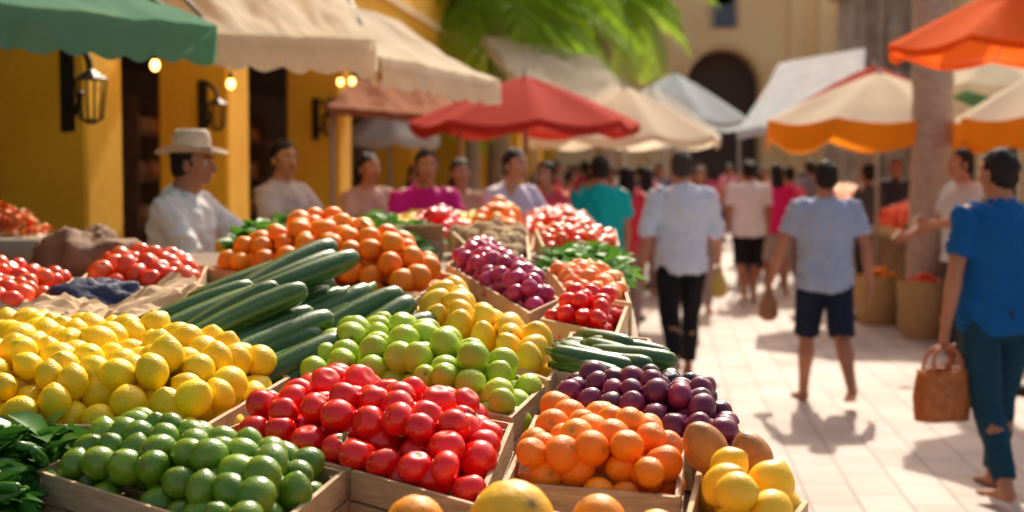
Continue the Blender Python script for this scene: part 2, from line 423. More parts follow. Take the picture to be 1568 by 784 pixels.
def flatfn(z): return lambda y: z
F=[(-.40,2.34),(-.10,2.14),(.40,2.10),(.29,2.50),(-.05,2.52)]
crate('fruit_crate',F,M_card,h=.09)
def loose(name,items,kind,m):
    T,Fc,AT=fruit_tmpl(kind,28,18); mb=MB()
    for x,y,z,s in items:
        Mx=np.array(Matrix.Rotation(random.uniform(0,6),3,'Z')@Matrix.Rotation(random.uniform(.2,1.2),3,'X')); mb.add(((T*s)@Mx.T+np.array([x,y,z])).tolist(),Fc,0,AT)
    return mb.obj(name,m,fixn=False)
M_melon=mat('melon_skin',(1.0,.42,.005),(1.0,.60,.03),rough=.42,ns=7,bump=.2,bs=60,island=.6,stripe=BS,mottle=.06)
M_melon2=mat('orange_melon_skin',(1.0,.24,.005),(1.0,.40,.02),rough=.42,ns=7,bump=.2,bs=60,island=.6,stripe=BS,mottle=.06)
loose('melon_pile',[(.0,2.36,1.010,.145),(.05,2.25,.94,.12),(.19,2.24,.94,.11),(.36,2.21,.925,.09),(-.08,2.45,.955,.08),(.245,2.38,.985,.085)],'melon',M_melon)
loose('orange_melon_pile',[(-.165,2.40,.995,.105),(.15,2.43,.995,.095),(-.12,2.28,.94,.11),(.26,2.29,.945,.10),(-.27,2.36,.94,.10),(.07,2.47,.96,.085),(.25,2.45,.95,.07)],'melon',M_melon2)
loose('brown_mango_pile',[(.375,2.74,1.065,.085),(.46,2.70,1.055,.08)],'mango',M_bmango)

def lump(name,c,r,m,amp=.25,fr=3.0,parent=None,rz=0):
    vs,fs=ellipsoid((0,0,0),r,40,26,Matrix.Rotation(rz,3,'Z')); o=[]
    for v in vs:
        q=1+amp*noise.noise(V(v)*fr/max(r)*.5+V(c)*3)+amp*.35*noise.noise(V(v)*fr*2.3/max(r)+V(c))
        w=v*q; o.append((w.x+c[0],w.y+c[1],max(w.z,-r[2]*.5)+c[2]))
    return MB().add(o,fs).obj(name,m,True,parent)
lump('brown_sack',(-1.62,5.45,rim(5.4)-.04),(.22,.18,.14),M_brown,.35,5,rz=.3)
lump('navy_cloth_bundle',(-1.30,4.42,rim(4.42)-.03),(.17,.12,.08),M_bluecloth,.4,6,rz=.5)
lump('navy_cloth_bundle',(-1.62,3.75,rim(3.75)-.04),(.14,.10,.06),M_plumd,.3,4,rz=.1)
def paper(name,poly,zf,m,off=.02):
    mb=MB(); n=28; vs=[]
    P=[V(p) for p in poly]
    for i in range(n+1):
        for j in range(n+1):
            s,t=i/n,j/n; p=P[0]*(1-s)*(1-t)+P[1]*s*(1-t)+P[2]*s*t+P[3]*(1-s)*t
            z=zf(p.y)+off+.05*noise.noise(V((p.x*7,p.y*7,1)))+.05*abs(noise.noise(V((p.x*14,p.y*14,3))))+.02*abs(noise.noise(V((p.x*34,p.y*34,5))))
            vs.append((p.x,p.y,z))
    mb.add(vs,[(i*(n+1)+j,(i+1)*(n+1)+j,(i+1)*(n+1)+j+1,i*(n+1)+j+1) for i in range(n) for j in range(n)])
    return mb.obj(name,m,False)
paper('kraft_paper_sheet',[(-1.5,3.9),(-1.08,3.9),(-.9,4.6),(-1.4,4.5)],rim,M_card,.0)
paper('kraft_paper_sheet',[(-2.0,3.6),(-1.46,3.95),(-1.4,4.2),(-2.0,4.3)],rim,M_burlap,.0)

def stall(name,x0,x1,y0,y1,z,sl=0.0,skirt=M_burlap):
    e=empty(name)
    zz=lambda y:z+sl*(y-y0)
    mb=MB(); mb.add([(x0,y0,zz(y0)),(x1,y0,zz(y0)),(x1,y1,zz(y1)),(x0,y1,zz(y1)),(x0,y0,zz(y0)-.03),(x1,y0,zz(y0)-.03),(x1,y1,zz(y1)-.03),(x0,y1,zz(y1)-.03)],
       [(0,1,2,3),(7,6,5,4),(0,4,5,1),(1,5,6,2),(2,6,7,3),(3,7,4,0)]); mb.obj('tabletop',M_table,False,e)
    mb=MB()
    for (a,b) in (((x0,y0),(x1,y0)),((x1,y0),(x1,y1)),((x0,y1),(x0,y0))):
        a=V(a);b=V(b);k=int((b-a).length/.05)+2;vs=[]
        for j in range(k+1):
            p=a+(b-a)*(j/k); c=V(((x0+x1)/2,(y0+y1)/2)); p=p+(c-p).normalized()*(.03+.012*math.sin(j*1.9))
            vs+= [(p.x,p.y,zz(p.y)-.032),(p.x,p.y,.02)]
        mb.add(vs,[(j*2,j*2+2,j*2+3,j*2+1) for j in range(k)])
    mb.obj('cloth_skirt',skirt,True,e)
    for x in(x0+.06,x1-.06):
        for y in(y0+.06,y1-.06): MB().box((x,y,(zz(y)-.03)/2),(.05,.05,zz(y)-.034),bev=.004).obj('leg',M_table,False,e)
    return zz
z2=stall('produce_stall',-.95,.52,6.6,9.3,1.12,.02)
zr=lambda y:z2(y)+.10
def fr(name,poly,kind,size,m,H,zf,w=.2,cr=M_card,**k):
    crate('fruit_crate',poly,cr,zf=zf,h=.09); return heap(name,poly,kind,size,m,H=H,w=w,zf=zf,lo=True,**k)
fr('tomato_pile',[(-.6,7.0),(-.25,6.9),(-.2,7.8),(-.55,7.9)],'tomato',.085,M_tomato,.17,zr)
fr('orange_pile',[(-.24,6.9),(.05,6.8),(.08,7.9),(-.19,7.9)],'orange',.095,M_orange,.23,zr)
fr('peach_pile',[(.08,6.65),(.48,6.65),(.50,7.9),(.12,7.8)],'guava',.08,M_peach,.08,zr)
fr('apple_pile',[(.02,8.0),(.5,8.0),(.5,9.2),(.05,9.2)],'tomato',.08,M_apple,.10,zr)
fr('lemon_pile',[(-.8,8.0),(-.05,8.0),(-.05,9.2),(-.8,9.2)],'lemon',.08,M_lemon,.06,zr)
M_leafb=mat('herb_green',(.07,.22,.02),(.14,.36,.04),rough=.5,ns=5,island=.7,transl=.35)
leaf_pile('leafy_greens_pile',[(-1.15,5.85),(-.45,5.7),(-.35,6.3),(-1.2,6.34)],rim,.10,M_leafb,1200,L=.11,w=.03,off=-.07)
leaf_pile('leafy_greens_pile',[(.16,5.02),(.39,4.9),(.42,5.6),(.14,5.6)],rim,.06,M_leafb,500,L=.09,w=.025,off=-.05)
fr('tomato_pile',[(.12,5.65),(.43,5.65),(.46,6.3),(.1,6.3)],'tomato',.06,M_apple,.06,rim)
fr('potato_pile',[(-.18,5.65),(.07,5.2),(.07,6.3),(-.28,6.3)],'plum',.07,M_burlap,.05,rim,cr=M_wood)
def kraft_box(c,s,rz):
    e=MB(); R=Matrix.Rotation(rz,3,'Z'); x,y,z=s; t=.006
    for cc,ss in(((0,-y/2,0),(x,t,z)),((0,y/2,0),(x,t,z)),((-x/2,0,0),(t,y-.014,z)),((x/2,0,0),(t,y-.014,z)),((0,0,-z/2+.005),(x-.016,y-.016,t))):
        e.box(V(c)+R@V(cc),ss,0,R)
    for sg in(-1,1):
        R2=R@Matrix.Rotation(sg*.9,3,'X'); e.box(V(c)+R@V((0,sg*(y/2+.03),z/2+.02)),(x-.01,.075,t),0,R2)
    return e.obj('cardboard_box',M_card,False)
for x,y,r in((-.44,6.12,.2),(-.72,6.72,.1)): kraft_box((x,y,(1.12+.055) if y>6.6 else rim(min(y,6.3))-.105+.055),(.26,.2,.10),r)

zf3=stall('produce_stall',-.2,.85,14.5,18,.95,.03)
zr3=lambda y:zf3(y)+.1
fr('orange_pile',[(-.1,14.6),(.8,14.6),(.8,16),(-.1,16)],'orange',.09,M_orange,.25,zr3)
fr('tomato_pile',[(-.1,16.1),(.8,16.1),(.8,17.8),(-.1,17.8)],'tomato',.09,M_tomato,.25,zr3)
zf4=stall('produce_stall',4.15,5.8,12.6,16.8,.80,.02,M_table)
zr4=lambda y:zf4(y)+.1
fr('pepper_pile',[(4.2,12.7),(5.7,12.7),(5.7,13.7),(4.2,13.7)],'mango',.09,M_peach,.2,zr4)
leaf_pile('leafy_greens_pile',[(4.2,13.8),(5.7,13.8),(5.7,15),(4.2,15)],zr4,.3,M_leafb,1500,L=.16,w=.05,off=-.05)
fr('apple_pile',[(4.2,15.1),(5.7,15.1),(5.7,16.6),(4.2,16.6)],'tomato',.09,M_apple,.25,zr4)
zf5=stall('produce_stall',4.6,6.2,19,26,.85,.02)
fr('orange_pile',[(4.7,19.1),(6.1,19.1),(6.1,25),(4.7,25)],'orange',.12,M_orange,.3,lambda y:zf5(y)+.1,w=.4)

# ------------------------------------------------------------------ wicker
M_wick=mat('wicker',(.62,.20,.05),(.38,.10,.025),rough=.6,ns=30,bump=.3)
M_wick2=mat('wicker_straw',(.58,.38,.17),(.42,.26,.10),rough=.7,ns=30,bump=.3)
def wicker(mb,c,prof,sq=2.0,seg=96,asp=1.0,rings=26,R=None,amp=.0045):
    vs=[];fs=[]; c=V(c)
    for i in range(rings+1):
        t=i/rings; z=prof[0][0]+(prof[-1][0]-prof[0][0])*t
        for (a,b) in zip(prof,prof[1:]):
            if a[0]<=z<=b[0]+1e-6: r=a[1]+(b[1]-a[1])*(z-a[0])/(b[0]-a[0]); break
        for k in range(seg):
            an=2*math.pi*k/seg; ca,sa=math.cos(an),math.sin(an)
            q=(abs(ca)**sq+abs(sa)**sq)**(-1/sq); rr=r*q+amp*math.sin(an*seg/4+ (i%2)*math.pi)*(1 if i<rings-1 else 0)
            p=V((ca*rr,sa*rr*asp,z)); vs.append(c+(R@p if R else p))
    for i in range(rings):
        for k in range(seg): fs.append((i*seg+k,i*seg+(k+1)%seg,(i+1)*seg+(k+1)%seg,(i+1)*seg+k))
    fs.append(tuple(range(seg)))
    mb.add(vs,fs)
    top=vs[-seg:]; mb.add(*tube(top[::4]+[top[0]],[.009]*(seg//4+1),8))
def basket(name,c,r,h,m=M_wick2):
    mb=MB(); wicker(mb,c,[(0,r*.75),(h*.6,r),(h,r*1.05)],2); return mb.obj(name,m,True)
basket('wicker_basket',(3.95,13.6,0),.24,.55); basket('wicker_basket',(3.85,14.9,0),.26,.5); basket('wicker_basket',(4.0,12.5,0),.2,.3)
heap('apple_pile',[(3.78,13.45),(4.12,13.45),(4.12,13.75),(3.78,13.75)],'tomato',.08,M_apple,H=.1,zf=flatfn(.52),lo=True)
heap('orange_pile',[(3.68,14.75),(4.02,14.75),(4.02,15.05),(3.68,15.05)],'orange',.08,M_orange,H=.1,zf=flatfn(.48),lo=True)

# ------------------------------------------------------------------ people
SK=mat('skin',(.48,.21,.115),(.38,.16,.088),rough=.5,ns=5)
SK2=mat('skin_light',(.54,.28,.17),(.45,.22,.13),rough=.5,ns=5)
HAIR=mat('hair_black',(.010,.008,.007),(.025,.018,.014),rough=.6,ns=60,bump=.8,bs=120,stretch=(1,1,.2),spec=.25)
GREYH=mat('hair_grey',(.03,.027,.025),(.07,.06,.055),rough=.7,ns=60,bump=.8,bs=120,spec=.25)
EYEW=mat('eye_white',(.7,.68,.65),rough=.3); IRIS=mat('iris',(.02,.012,.008),rough=.2); LIP=mat('lips',(.33,.10,.08),rough=.45)
STRAW=mat('hat_felt',(.68,.55,.43),(.55,.43,.33),rough=.9,ns=12,bump=.4,bs=120)
HATBAND=mat('hat_band',(.06,.03,.02),rough=.6)
LEATHER=mat('sandal_leather',(.12,.06,.035),rough=.6)
cloths={}
def cloth(c):
    if c not in cloths: cloths[c]=mat('fabric_%02d'%len(cloths),c,tuple(x*.82 for x in c),rough=.85,ns=7,bump=.35,bs=25,spec=.2)
    return cloths[c]
def remesh(mb,vox,smooth=3):
    me=bpy.data.meshes.new('t'); me.from_pydata(mb.v,[],mb.f)
    o=bpy.data.objects.new('t',me); COL.objects.link(o)
    import bmesh
    bm=bmesh.new(); bm.from_mesh(me); bmesh.ops.recalc_face_normals(bm,faces=bm.faces); bm.to_mesh(me); bm.free()
    m=o.modifiers.new('r','REMESH'); m.mode='VOXEL'; m.voxel_size=vox; m.adaptivity=0
    s=o.modifiers.new('s','SMOOTH'); s.factor=.5; s.iterations=smooth
    dg=bpy.context.evaluated_depsgraph_get(); ev=o.evaluated_get(dg); r=bpy.data.meshes.new_from_object(ev)
    bpy.data.objects.remove(o); bpy.data.meshes.remove(me); return r
def put(me,name,mats,parent,mb2=None,wr=0):
    if wr:
        n=len(me.vertices); co=np.empty(n*3); me.vertices.foreach_get('co',co); no=np.empty(n*3); me.vertices.foreach_get('normal',no)
        co=co.reshape(-1,3);no=no.reshape(-1,3); sd=random.random()*50
        d=np.array([noise.noise(V((c[0]*9+sd,c[1]*9,c[2]*5+c[0]*4)))*.6+abs(noise.noise(V((c[0]*14+c[2]*11,c[1]*14+sd,c[2]*16-abs(c[0])*10))))*.8 for c in co.tolist()])
        co+=no*(d[:,None]-.15)*wr; me.vertices.foreach_set('co',co.ravel())
    if mb2:
        vs=[tuple(v.co) for v in me.vertices]; fs=[tuple(p.vertices) for p in me.polygons]; bpy.data.meshes.remove(me)
        mb=MB(); mb.add(vs,fs,0); 
        mb.v.extend(mb2.v); mb.f.extend([tuple(i+mb.n for i in f) for f in mb2.f]); mb.m.extend(mb2.m); return mb.obj(name,mats,True,parent,fixn=False)
    me.name=name
    for m in mats: me.materials.append(m)
    me.polygons.foreach_set('use_smooth',[True]*len(me.polygons)); me.update()
    o=bpy.data.objects.new(name,me); COL.objects.link(o); o.parent=parent; return o

def person(name,x,y,heading,H=1.72,legs=((0,0),(0,0)),arms=((5,8,15),(5,8,15)),shirt=(.8,.8,.8),pants=(.02,.02,.025),
           ptype='long',sleeve='short',hair='short',hairm=None,skin=None,hat=None,vox=.014,lean=0,headyaw=0,female=False,curl=.6,wide=1.0,ground=0,bare=True):
    s=H/1.72; skin=skin or SK; hairm=hairm or HAIR
    E=empty(name,(x,y,0),rad(heading)); E.scale=(s,s,s)
    sh=.185*(.9 if female else 1)*wide; hipw=.095
    body=MB(); shirtb=MB(); pantb=MB(); extra=MB()
    pel=V((0,0,.93)); Lr=Matrix.Rotation(rad(-lean),3,'X')
    def T(p): return pel+Lr@(V(p)-pel)
    lows=[]; feet=[]
    for sd,(a,b) in zip((-1,1),legs):
        hip=V((sd*hipw,0,.90)); a=rad(a); b=rad(b)
        knee=hip+V((sd*.012,math.sin(a),-math.cos(a)))*.43
        ank=knee+V((0,math.sin(a-b),-math.cos(a-b)))*.40
        feet.append((sd,hip,knee,ank,a,b)); lows.append(ank.z-.075)
    low=min(lows)
    for sd,hip,knee,ank,a,b in feet:
        d1=(knee-hip); d2=(ank-knee)
        back=V((0,-1,0))
        body.add(*tube([hip+V((0,0,.03)),hip+d1*.3,hip+d1*.7,knee,knee+d2*.12+back*.008,knee+d2*.32+back*.020,knee+d2*.65,ank,ank+d2.normalized()*.03],
                 [.085,.085,.066,.056,.052,.062,.044,.036,.036],14,sub=2))
        lift=ank.z-.075-low
        pitch=-(b*.75 if b>.35 else 0) if lift>.02 else 0
        Rf=Matrix.Rotation(pitch,3,'X')@Matrix.Rotation(-sd*.12,3,'Z')
        fp=lambda p:ank+Rf@V(p)
        body.add(*tube([fp((0,-.055,-.045)),fp((0,-.03,-.042)),fp((0,.03,-.045)),fp((0,.10,-.055)),fp((0,.145,-.060))],
                 [(.02,.022),(.034,.034),(.036,.032),(.044,.02),(.036,.014)],12,sub=2))
        for k in range(5):
            tx=(-.030+.0155*k)*(-sd); L0=.052-.006*k
            extra.add(*tube([fp((tx,.125,-.062)),fp((tx,.14+L0*.5,-.061)),fp((tx,.14+L0*.8,-.067))],[.009+(.004 if k==0 else 0),.010+(.003 if k==0 else 0),.005],7,sub=1))
        if not bare:
            extra.add(*tube([fp((0,-.06,-.078)),fp((0,.0,-.078)),fp((0,.11,-.078)),fp((0,.19,-.076))],[(.03,.006),(.038,.006),(.05,.006),(.03,.006)],12),1)
            extra.add(*tube([fp((-.05,.10,-.07)),fp((0,.09,-.03)),fp((.05,.10,-.07))],[.008,.008,.008],6,sub=3),1)
        if ptype=='long':
            pantb.add(*tube([hip+V((0,0,.05)),hip+d1*.25,hip+d1*.6,knee,knee+d2*.3+back*.01,knee+d2*.7,knee+d2*.93],
                 [.100,.102,.086,.073,.072,.060,.055],16,sub=3))
        elif ptype=='short':
            pantb.add(*tube([hip+V((0,0,.05)),hip+d1*.25,hip+d1*.6,hip+d1*.97],[.104,.106,.098,.092],16,sub=3))
    if ptype=='skirt':
        pantb.add(*tube([(0,0,1.0),(0,0,.9),(0,0,.6),(0,0,.35)],[(.15,.12),(.19,.15),(.21,.18),(.24,.21)],24,sub=4))
    else:
        pantb.add(*tube([(0,0,.80),(0,-.008,.86),(0,-.01,.93),(0,0,1.02)],[(.10,.09),(.17,.125),(.178,.132),(.155,.115)],20,sub=2))
    k=.93 if female else 1.0; k*=wide
    prof=[(.80,.09,.08,0),(.86,.15,.11,-.005),(.93,.168,.118,-.01),(1.06,.140*(.93 if female else 1),.10,0),(1.20,.158,.112,.0),(1.31,.172,.118,-.005),(1.39,.165,.10,-.012),(1.44,.115,.078,-.015),(1.475,.065,.062,-.012),(1.51,.055,.058,0),(1.56,.052,.058,.01)]
    body.add(*tube([T((0,p[3],p[0])) for p in prof],[(p[1]*k,p[2]*k) for p in prof],20,sub=3))
    if female: 
        for sd in(-1,1): body.add(*ellipsoid(T((sd*.075,.085,1.27)),(.065,.055,.065),12,8)); shirtb.add(*ellipsoid(T((sd*.075,.09,1.27)),(.072,.06,.072),12,8))
    sp=[(.84,.185,.14,0),(.87,.19,.145,-.004),(.93,.186,.138,-.008),(1.06,.172,.128,0),(1.20,.178,.132,.0),(1.31,.188,.134,-.005),(1.39,.178,.112,-.012),(1.44,.13,.088,-.015),(1.468,.082,.074,-.012),(1.485,.066,.066,-.008)]
    shirtb.add(*tube([T((0,p[3],p[0])) for p in sp],[(p[1]*k,p[2]*k) for p in sp],24,sub=3))
    hands=[]
    for sd,ar in zip((-1,1),arms):
        shp=T((sd*(sh-.012),-.012,1.405)); a,c,e=[rad(q) for q in ar[:3]]; inw=rad(ar[3]) if len(ar)>3 else 0
        ud=V((sd*math.sin(c),math.sin(a)*math.cos(c),-math.cos(a)*math.cos(c)))
        elb=shp+ud*.29
        fd=V((sd*math.sin(c)*.5,math.sin(a+e),-math.cos(a+e))); fd=(Matrix.Rotation(sd*inw,3,'Z')@fd).normalized()
        wr=elb+fd*.255
        body.add(*tube([shp+V((-sd*.05,0,.02)),shp,shp+ud*.08,shp+ud*.2,elb,elb+fd*.06,elb+fd*.16,wr,wr+fd*.03],
              [.045,.058,.052,.044,.039,.042,.034,.026,.025],12,sub=2))
        side=V((sd,0,0)); nrm=-side+side.dot(fd)*fd; nrm.normalize()
        th=nrm.cross(fd)*(-1); 
        if th.y<0 and abs(fd.y)<.8: th=-th
        if abs(fd.y)>=.8 and th.z<0: th=-th
        body.add(*tube([wr+fd*.0,wr+fd*.03,wr+fd*.07,wr+fd*.095],[(.024,.018),(.036,.017),(.041,.015),(.038,.012)],12,side=th))
        for f in range(4):
            o=wr+fd*(.088-.004*abs(f-1))+th*(.030-.020*f); ln=(.072,.08,.075,.058)[f]; c1=curl*(.45+.1*f); c2=curl*1.5
            dA=(fd*math.cos(c1)+nrm*math.sin(c1)).normalized(); dB=(fd*math.cos(c2)+nrm*math.sin(c2)).normalized(); dC=(fd*math.cos(c2*1.5)+nrm*math.sin(c2*1.5)).normalized()
            p1=o+dA*ln*.45; p2=p1+dB*ln*.33; p3=p2+dC*ln*.26
            extra.add(*tube([o-fd*.02,o,p1,p2,p3,p3+dC*.002],[.009,.0095,.0088,.0078,.0062,.003],8,side=th))
        o=wr+fd*.028+th*.026; dA=(fd*.65+th*.65+nrm*.25).normalized(); dB=(fd*.9+th*.2+nrm*.45*curl).normalized()
        p1=o+dA*.036; p2=p1+dB*.03; p3=p2+dB*.022
        extra.add(*tube([o-dA*.012,o,p1,p2,p3,p3+dB*.002],[.012,.0125,.0105,.009,.007,.003],8,side=nrm))
        hands.append((wr,fd,th,nrm))
        if sleeve=='short': pts=[shp+V((-sd*.06,0,.012)),shp+V((0,0,.004)),shp+ud*.08,shp+ud*.2]; rr=[.055,.072,.070,.069]
        elif sleeve=='long': pts=[shp+V((-sd*.06,0,.012)),shp+V((0,0,.004)),shp+ud*.08,shp+ud*.2,elb,elb+fd*.1,elb+fd*.21]; rr=[.055,.07,.068,.062,.056,.052,.042]
        else: pts=[shp+V((-sd*.06,0,.012)),shp+V((0,0,.004)),shp+ud*.08,shp+ud*.2,elb,elb+fd*.03]; rr=[.055,.071,.072,.068,.064,.06]
        shirtb.add(*tube(pts,rr,14,sub=2))
    hc=T((0,.015,1.615)); HR=Matrix.Rotation(rad(headyaw),3,'Z')
    hp=lambda p:hc+HR@V(p)
    def he(c,r,b=body,mi=0): vs,fs=ellipsoid((0,0,0),r,18,12); b.add([hc+HR@(v+V(c)) for v in vs],fs,mi)
    he((0,-.005,.015),(.074,.094,.095)); he((0,.028,-.045),(.056,.060,.062)); he((0,.045,-.015),(.060,.045,.07)); he((0,.065,-.088),(.026,.022,.020))
    he((0,.078,.022),(.048,.014,.012))
    body.add(*tube([hp((0,.082,.018)),hp((0,.098,-.010)),hp((0,.112,-.030)),hp((0,.092,-.042))],[.009,.011,.014,.010],10,sub=2))
    for sd in(-1,1):
        he((sd*.077,-.002,-.012),(.010,.018,.031),extra); he((sd*.085,.002,-.012),(.005,.010,.018),extra)
        he((sd*.031,.074,.002),(.0135,.013,.0115),extra,2); he((sd*.031,.083,.002),(.006,.0052,.006),extra,3)
        extra.add(*tube([hp((sd*.012,.094,.024)),hp((sd*.03,.094,.029)),hp((sd*.05,.082,.022))],[.003,.0045,.002],6,sub=2),5)
    extra.add(*tube([hp((-.026,.079,-.062)),hp((-.012,.089,-.060)),hp((0,.090,-.062)),hp((.012,.089,-.060)),hp((.026,.079,-.062))],[.002,.005,.0055,.005,.002],8,sub=2),4)
    bm=remesh(body,vox*.75,3)
    put(bm,'body',[skin,LEATHER,EYEW,IRIS,LIP,hairm],E,extra)
    put(remesh(shirtb,vox,3),'shirt',[cloth(shirt)],E,wr=.028)
    put(remesh(pantb,vox,3),'trousers' if ptype!='skirt' else 'skirt',[cloth(pants)],E,wr=.016)
    hb=MB()
    if hair!='none':
        for c,r in (((0,-.016,.028),(.082,.096,.096)),((0,-.040,-.012),(.076,.068,.076))):
            vs,fs=ellipsoid((0,0,0),r,36,26); o=[]
            for v in vs:
                v=V(v)+V(c); q=noise.noise(V((v.x*40,v.y*40,v.z*25)))*.012
                if v.y>.03 and v.z<.055+.02*noise.noise(v*30): v.y=.03+(v.y-.03)*.2; v.x*=.86
                o.append(hc+HR@(v+v.normalized()*q))
            hb.add(o,fs)
        if hair=='long':
            hb.add(*tube([hp((0,-.06,.03)),hp((0,-.085,-.06)),hp((0,-.10,-.16)),hp((0,-.10,-.27)),hp((0,-.09,-.31))],[(.07,.05),(.082,.045),(.08,.04),(.06,.03),(.01,.01)],18,sub=3))
        if hair=='bun': he((0,-.09,.09),(.045,.04,.04),hb)
        hb.obj('hair',hairm,True,E)
    if hat:
        h=MB(); n=40
        prof=[(.165,.012),(.15,.006),(.12,.0),(.095,.004),(.088,.03),(.086,.07),(.080,.100),(.065,.116),(.04,.112),(.0,.100)]
        vs=[]
        for r,z in prof:
            for kk in range(n):
                a=2*math.pi*kk/n; br=max(0,(r-.1)/.065)
                vs.append(hp((math.cos(a)*r*.93,math.sin(a)*r*1.08-.008,z+.045+br*.03*math.cos(a)**2-br*.012*abs(math.sin(a)))))
        fs=[(i*n+kk,i*n+(kk+1)%n,(i+1)*n+(kk+1)%n,(i+1)*n+kk) for i in range(len(prof)-1) for kk in range(n)]
        h.add(vs,fs)
        vs=[]
        for r,z in((.092,.006),(.0905,.028)):
            for kk in range(n):
                a=2*math.pi*kk/n; vs.append(hp((math.cos(a)*r*.93,math.sin(a)*r*1.08-.008,z+.045)))
        h.add(vs,[(kk,(kk+1)%n,n+(kk+1)%n,n+kk) for kk in range(n)],1)
        h.obj('hat',[STRAW,HATBAND],True,E)
    E.location.z=ground-low*s
    M=Matrix.Translation(E.location)@Matrix.Rotation(rad(heading),4,'Z')@Matrix.Scale(s,4)
    return E,[(M@w[0],(M.to_3x3()@w[1]).normalized(),(M.to_3x3()@w[2]).normalized()) for w in hands]

m1,h1=person('man',1.31,11.0,3,1.77,legs=((-14,30),(18,4)),arms=((-16,16,12),(14,18,16)),shirt=(.66,.78,.93),pants=(.012,.012,.016),vox=.010,sleeve='elbow',hairm=GREYH,wide=1.10)
m2,h2=person('man',2.15,9.75,2,1.67,legs=((14,4),(-14,28)),arms=((10,20,18),(-8,16,12)),shirt=(.40,.49,.68),pants=(.015,.022,.05),ptype='short',vox=.010,wide=1.12)
m3,h3=person('man',2.38,6.95,12,1.71,legs=((-12,16),(14,4)),arms=((-6,14,10),(10,10,20)),shirt=(.006,.11,.36),pants=(.012,.06,.10),vox=.009,headyaw=18,curl=1.15,wide=1.06)
hat,hh=person('man',-1.66,6.95,-100,1.75,arms=((48,14,30,-12),(30,10,58,20)),shirt=(.88,.85,.83),pants=(.1,.08,.06),sleeve='elbow',hat=True,vox=.010,lean=8,headyaw=-2,wide=1.15)
def handbag(name,wr,fd,th,w,h,dp,m,rz):
    e=empty(name); mb=MB(); grip=wr+fd*.105
    top=grip.z-.12; c=V((grip.x,grip.y,top-h)); R=Matrix.Rotation(rz,3,'Z')
    wicker(mb,c,[(0,w*.48),(h*.5,w*.52),(h,w*.45)],3.5,112,dp/w,16,R,.007); mb.obj('body',m,True,e)
    for sg in(-1,1):
        q=[c+R@V((-w*.3,sg*dp*.35,h*.9)),c+R@V((-w*.26,sg*dp*.2,h+.08)),c+R@V((0,sg*.012,h+.12)),c+R@V((w*.26,sg*dp*.2,h+.08)),c+R@V((w*.3,sg*dp*.35,h*.9))]
        MB().add(*tube(q,[.009]*5,8,sub=5)).obj('handle',m,True,e)
handbag('wicker_handbag',h3[0][0],h3[0][1],h3[0][2],.27,.24,.15,M_wick,rad(20))
def pouch(name,wr,fd,m,s=1):
    g=wr+fd*.10; e=empty(name)
    vs,fs=tube([g+V((0,0,-.01)),g+V((0,0,-.05)),g+V((0,0,-.12)),g+V((0,0,-.2)),g+V((0,0,-.235))],[(.015,.012),(.035,.02),(.07,.035),(.075,.04),(.03,.02)],18,sub=4,side=(.9,.3,0))
    MB().add(vs,fs).obj('bag',m,True,e)
    MB().add(*tube([g+V((-.03,0,-.06)),g+V((-.02,0,.0)),g+V((.02,0,.0)),g+V((.03,0,-.06))],[.005]*4,6,sub=4)).obj('strap',m,True,e)
M_straw=mat('straw_bag',(.60,.45,.10),(.45,.33,.07),rough=.8,ns=40,bump=.5)
M_tan=mat('tan_bag',(.40,.18,.08),(.30,.12,.05),rough=.7,ns=20,bump=.3)
pouch('straw_bag',h1[1][0],h1[1][1],M_straw); pouch('leather_bag',h2[0][0],h2[0][1],M_tan)

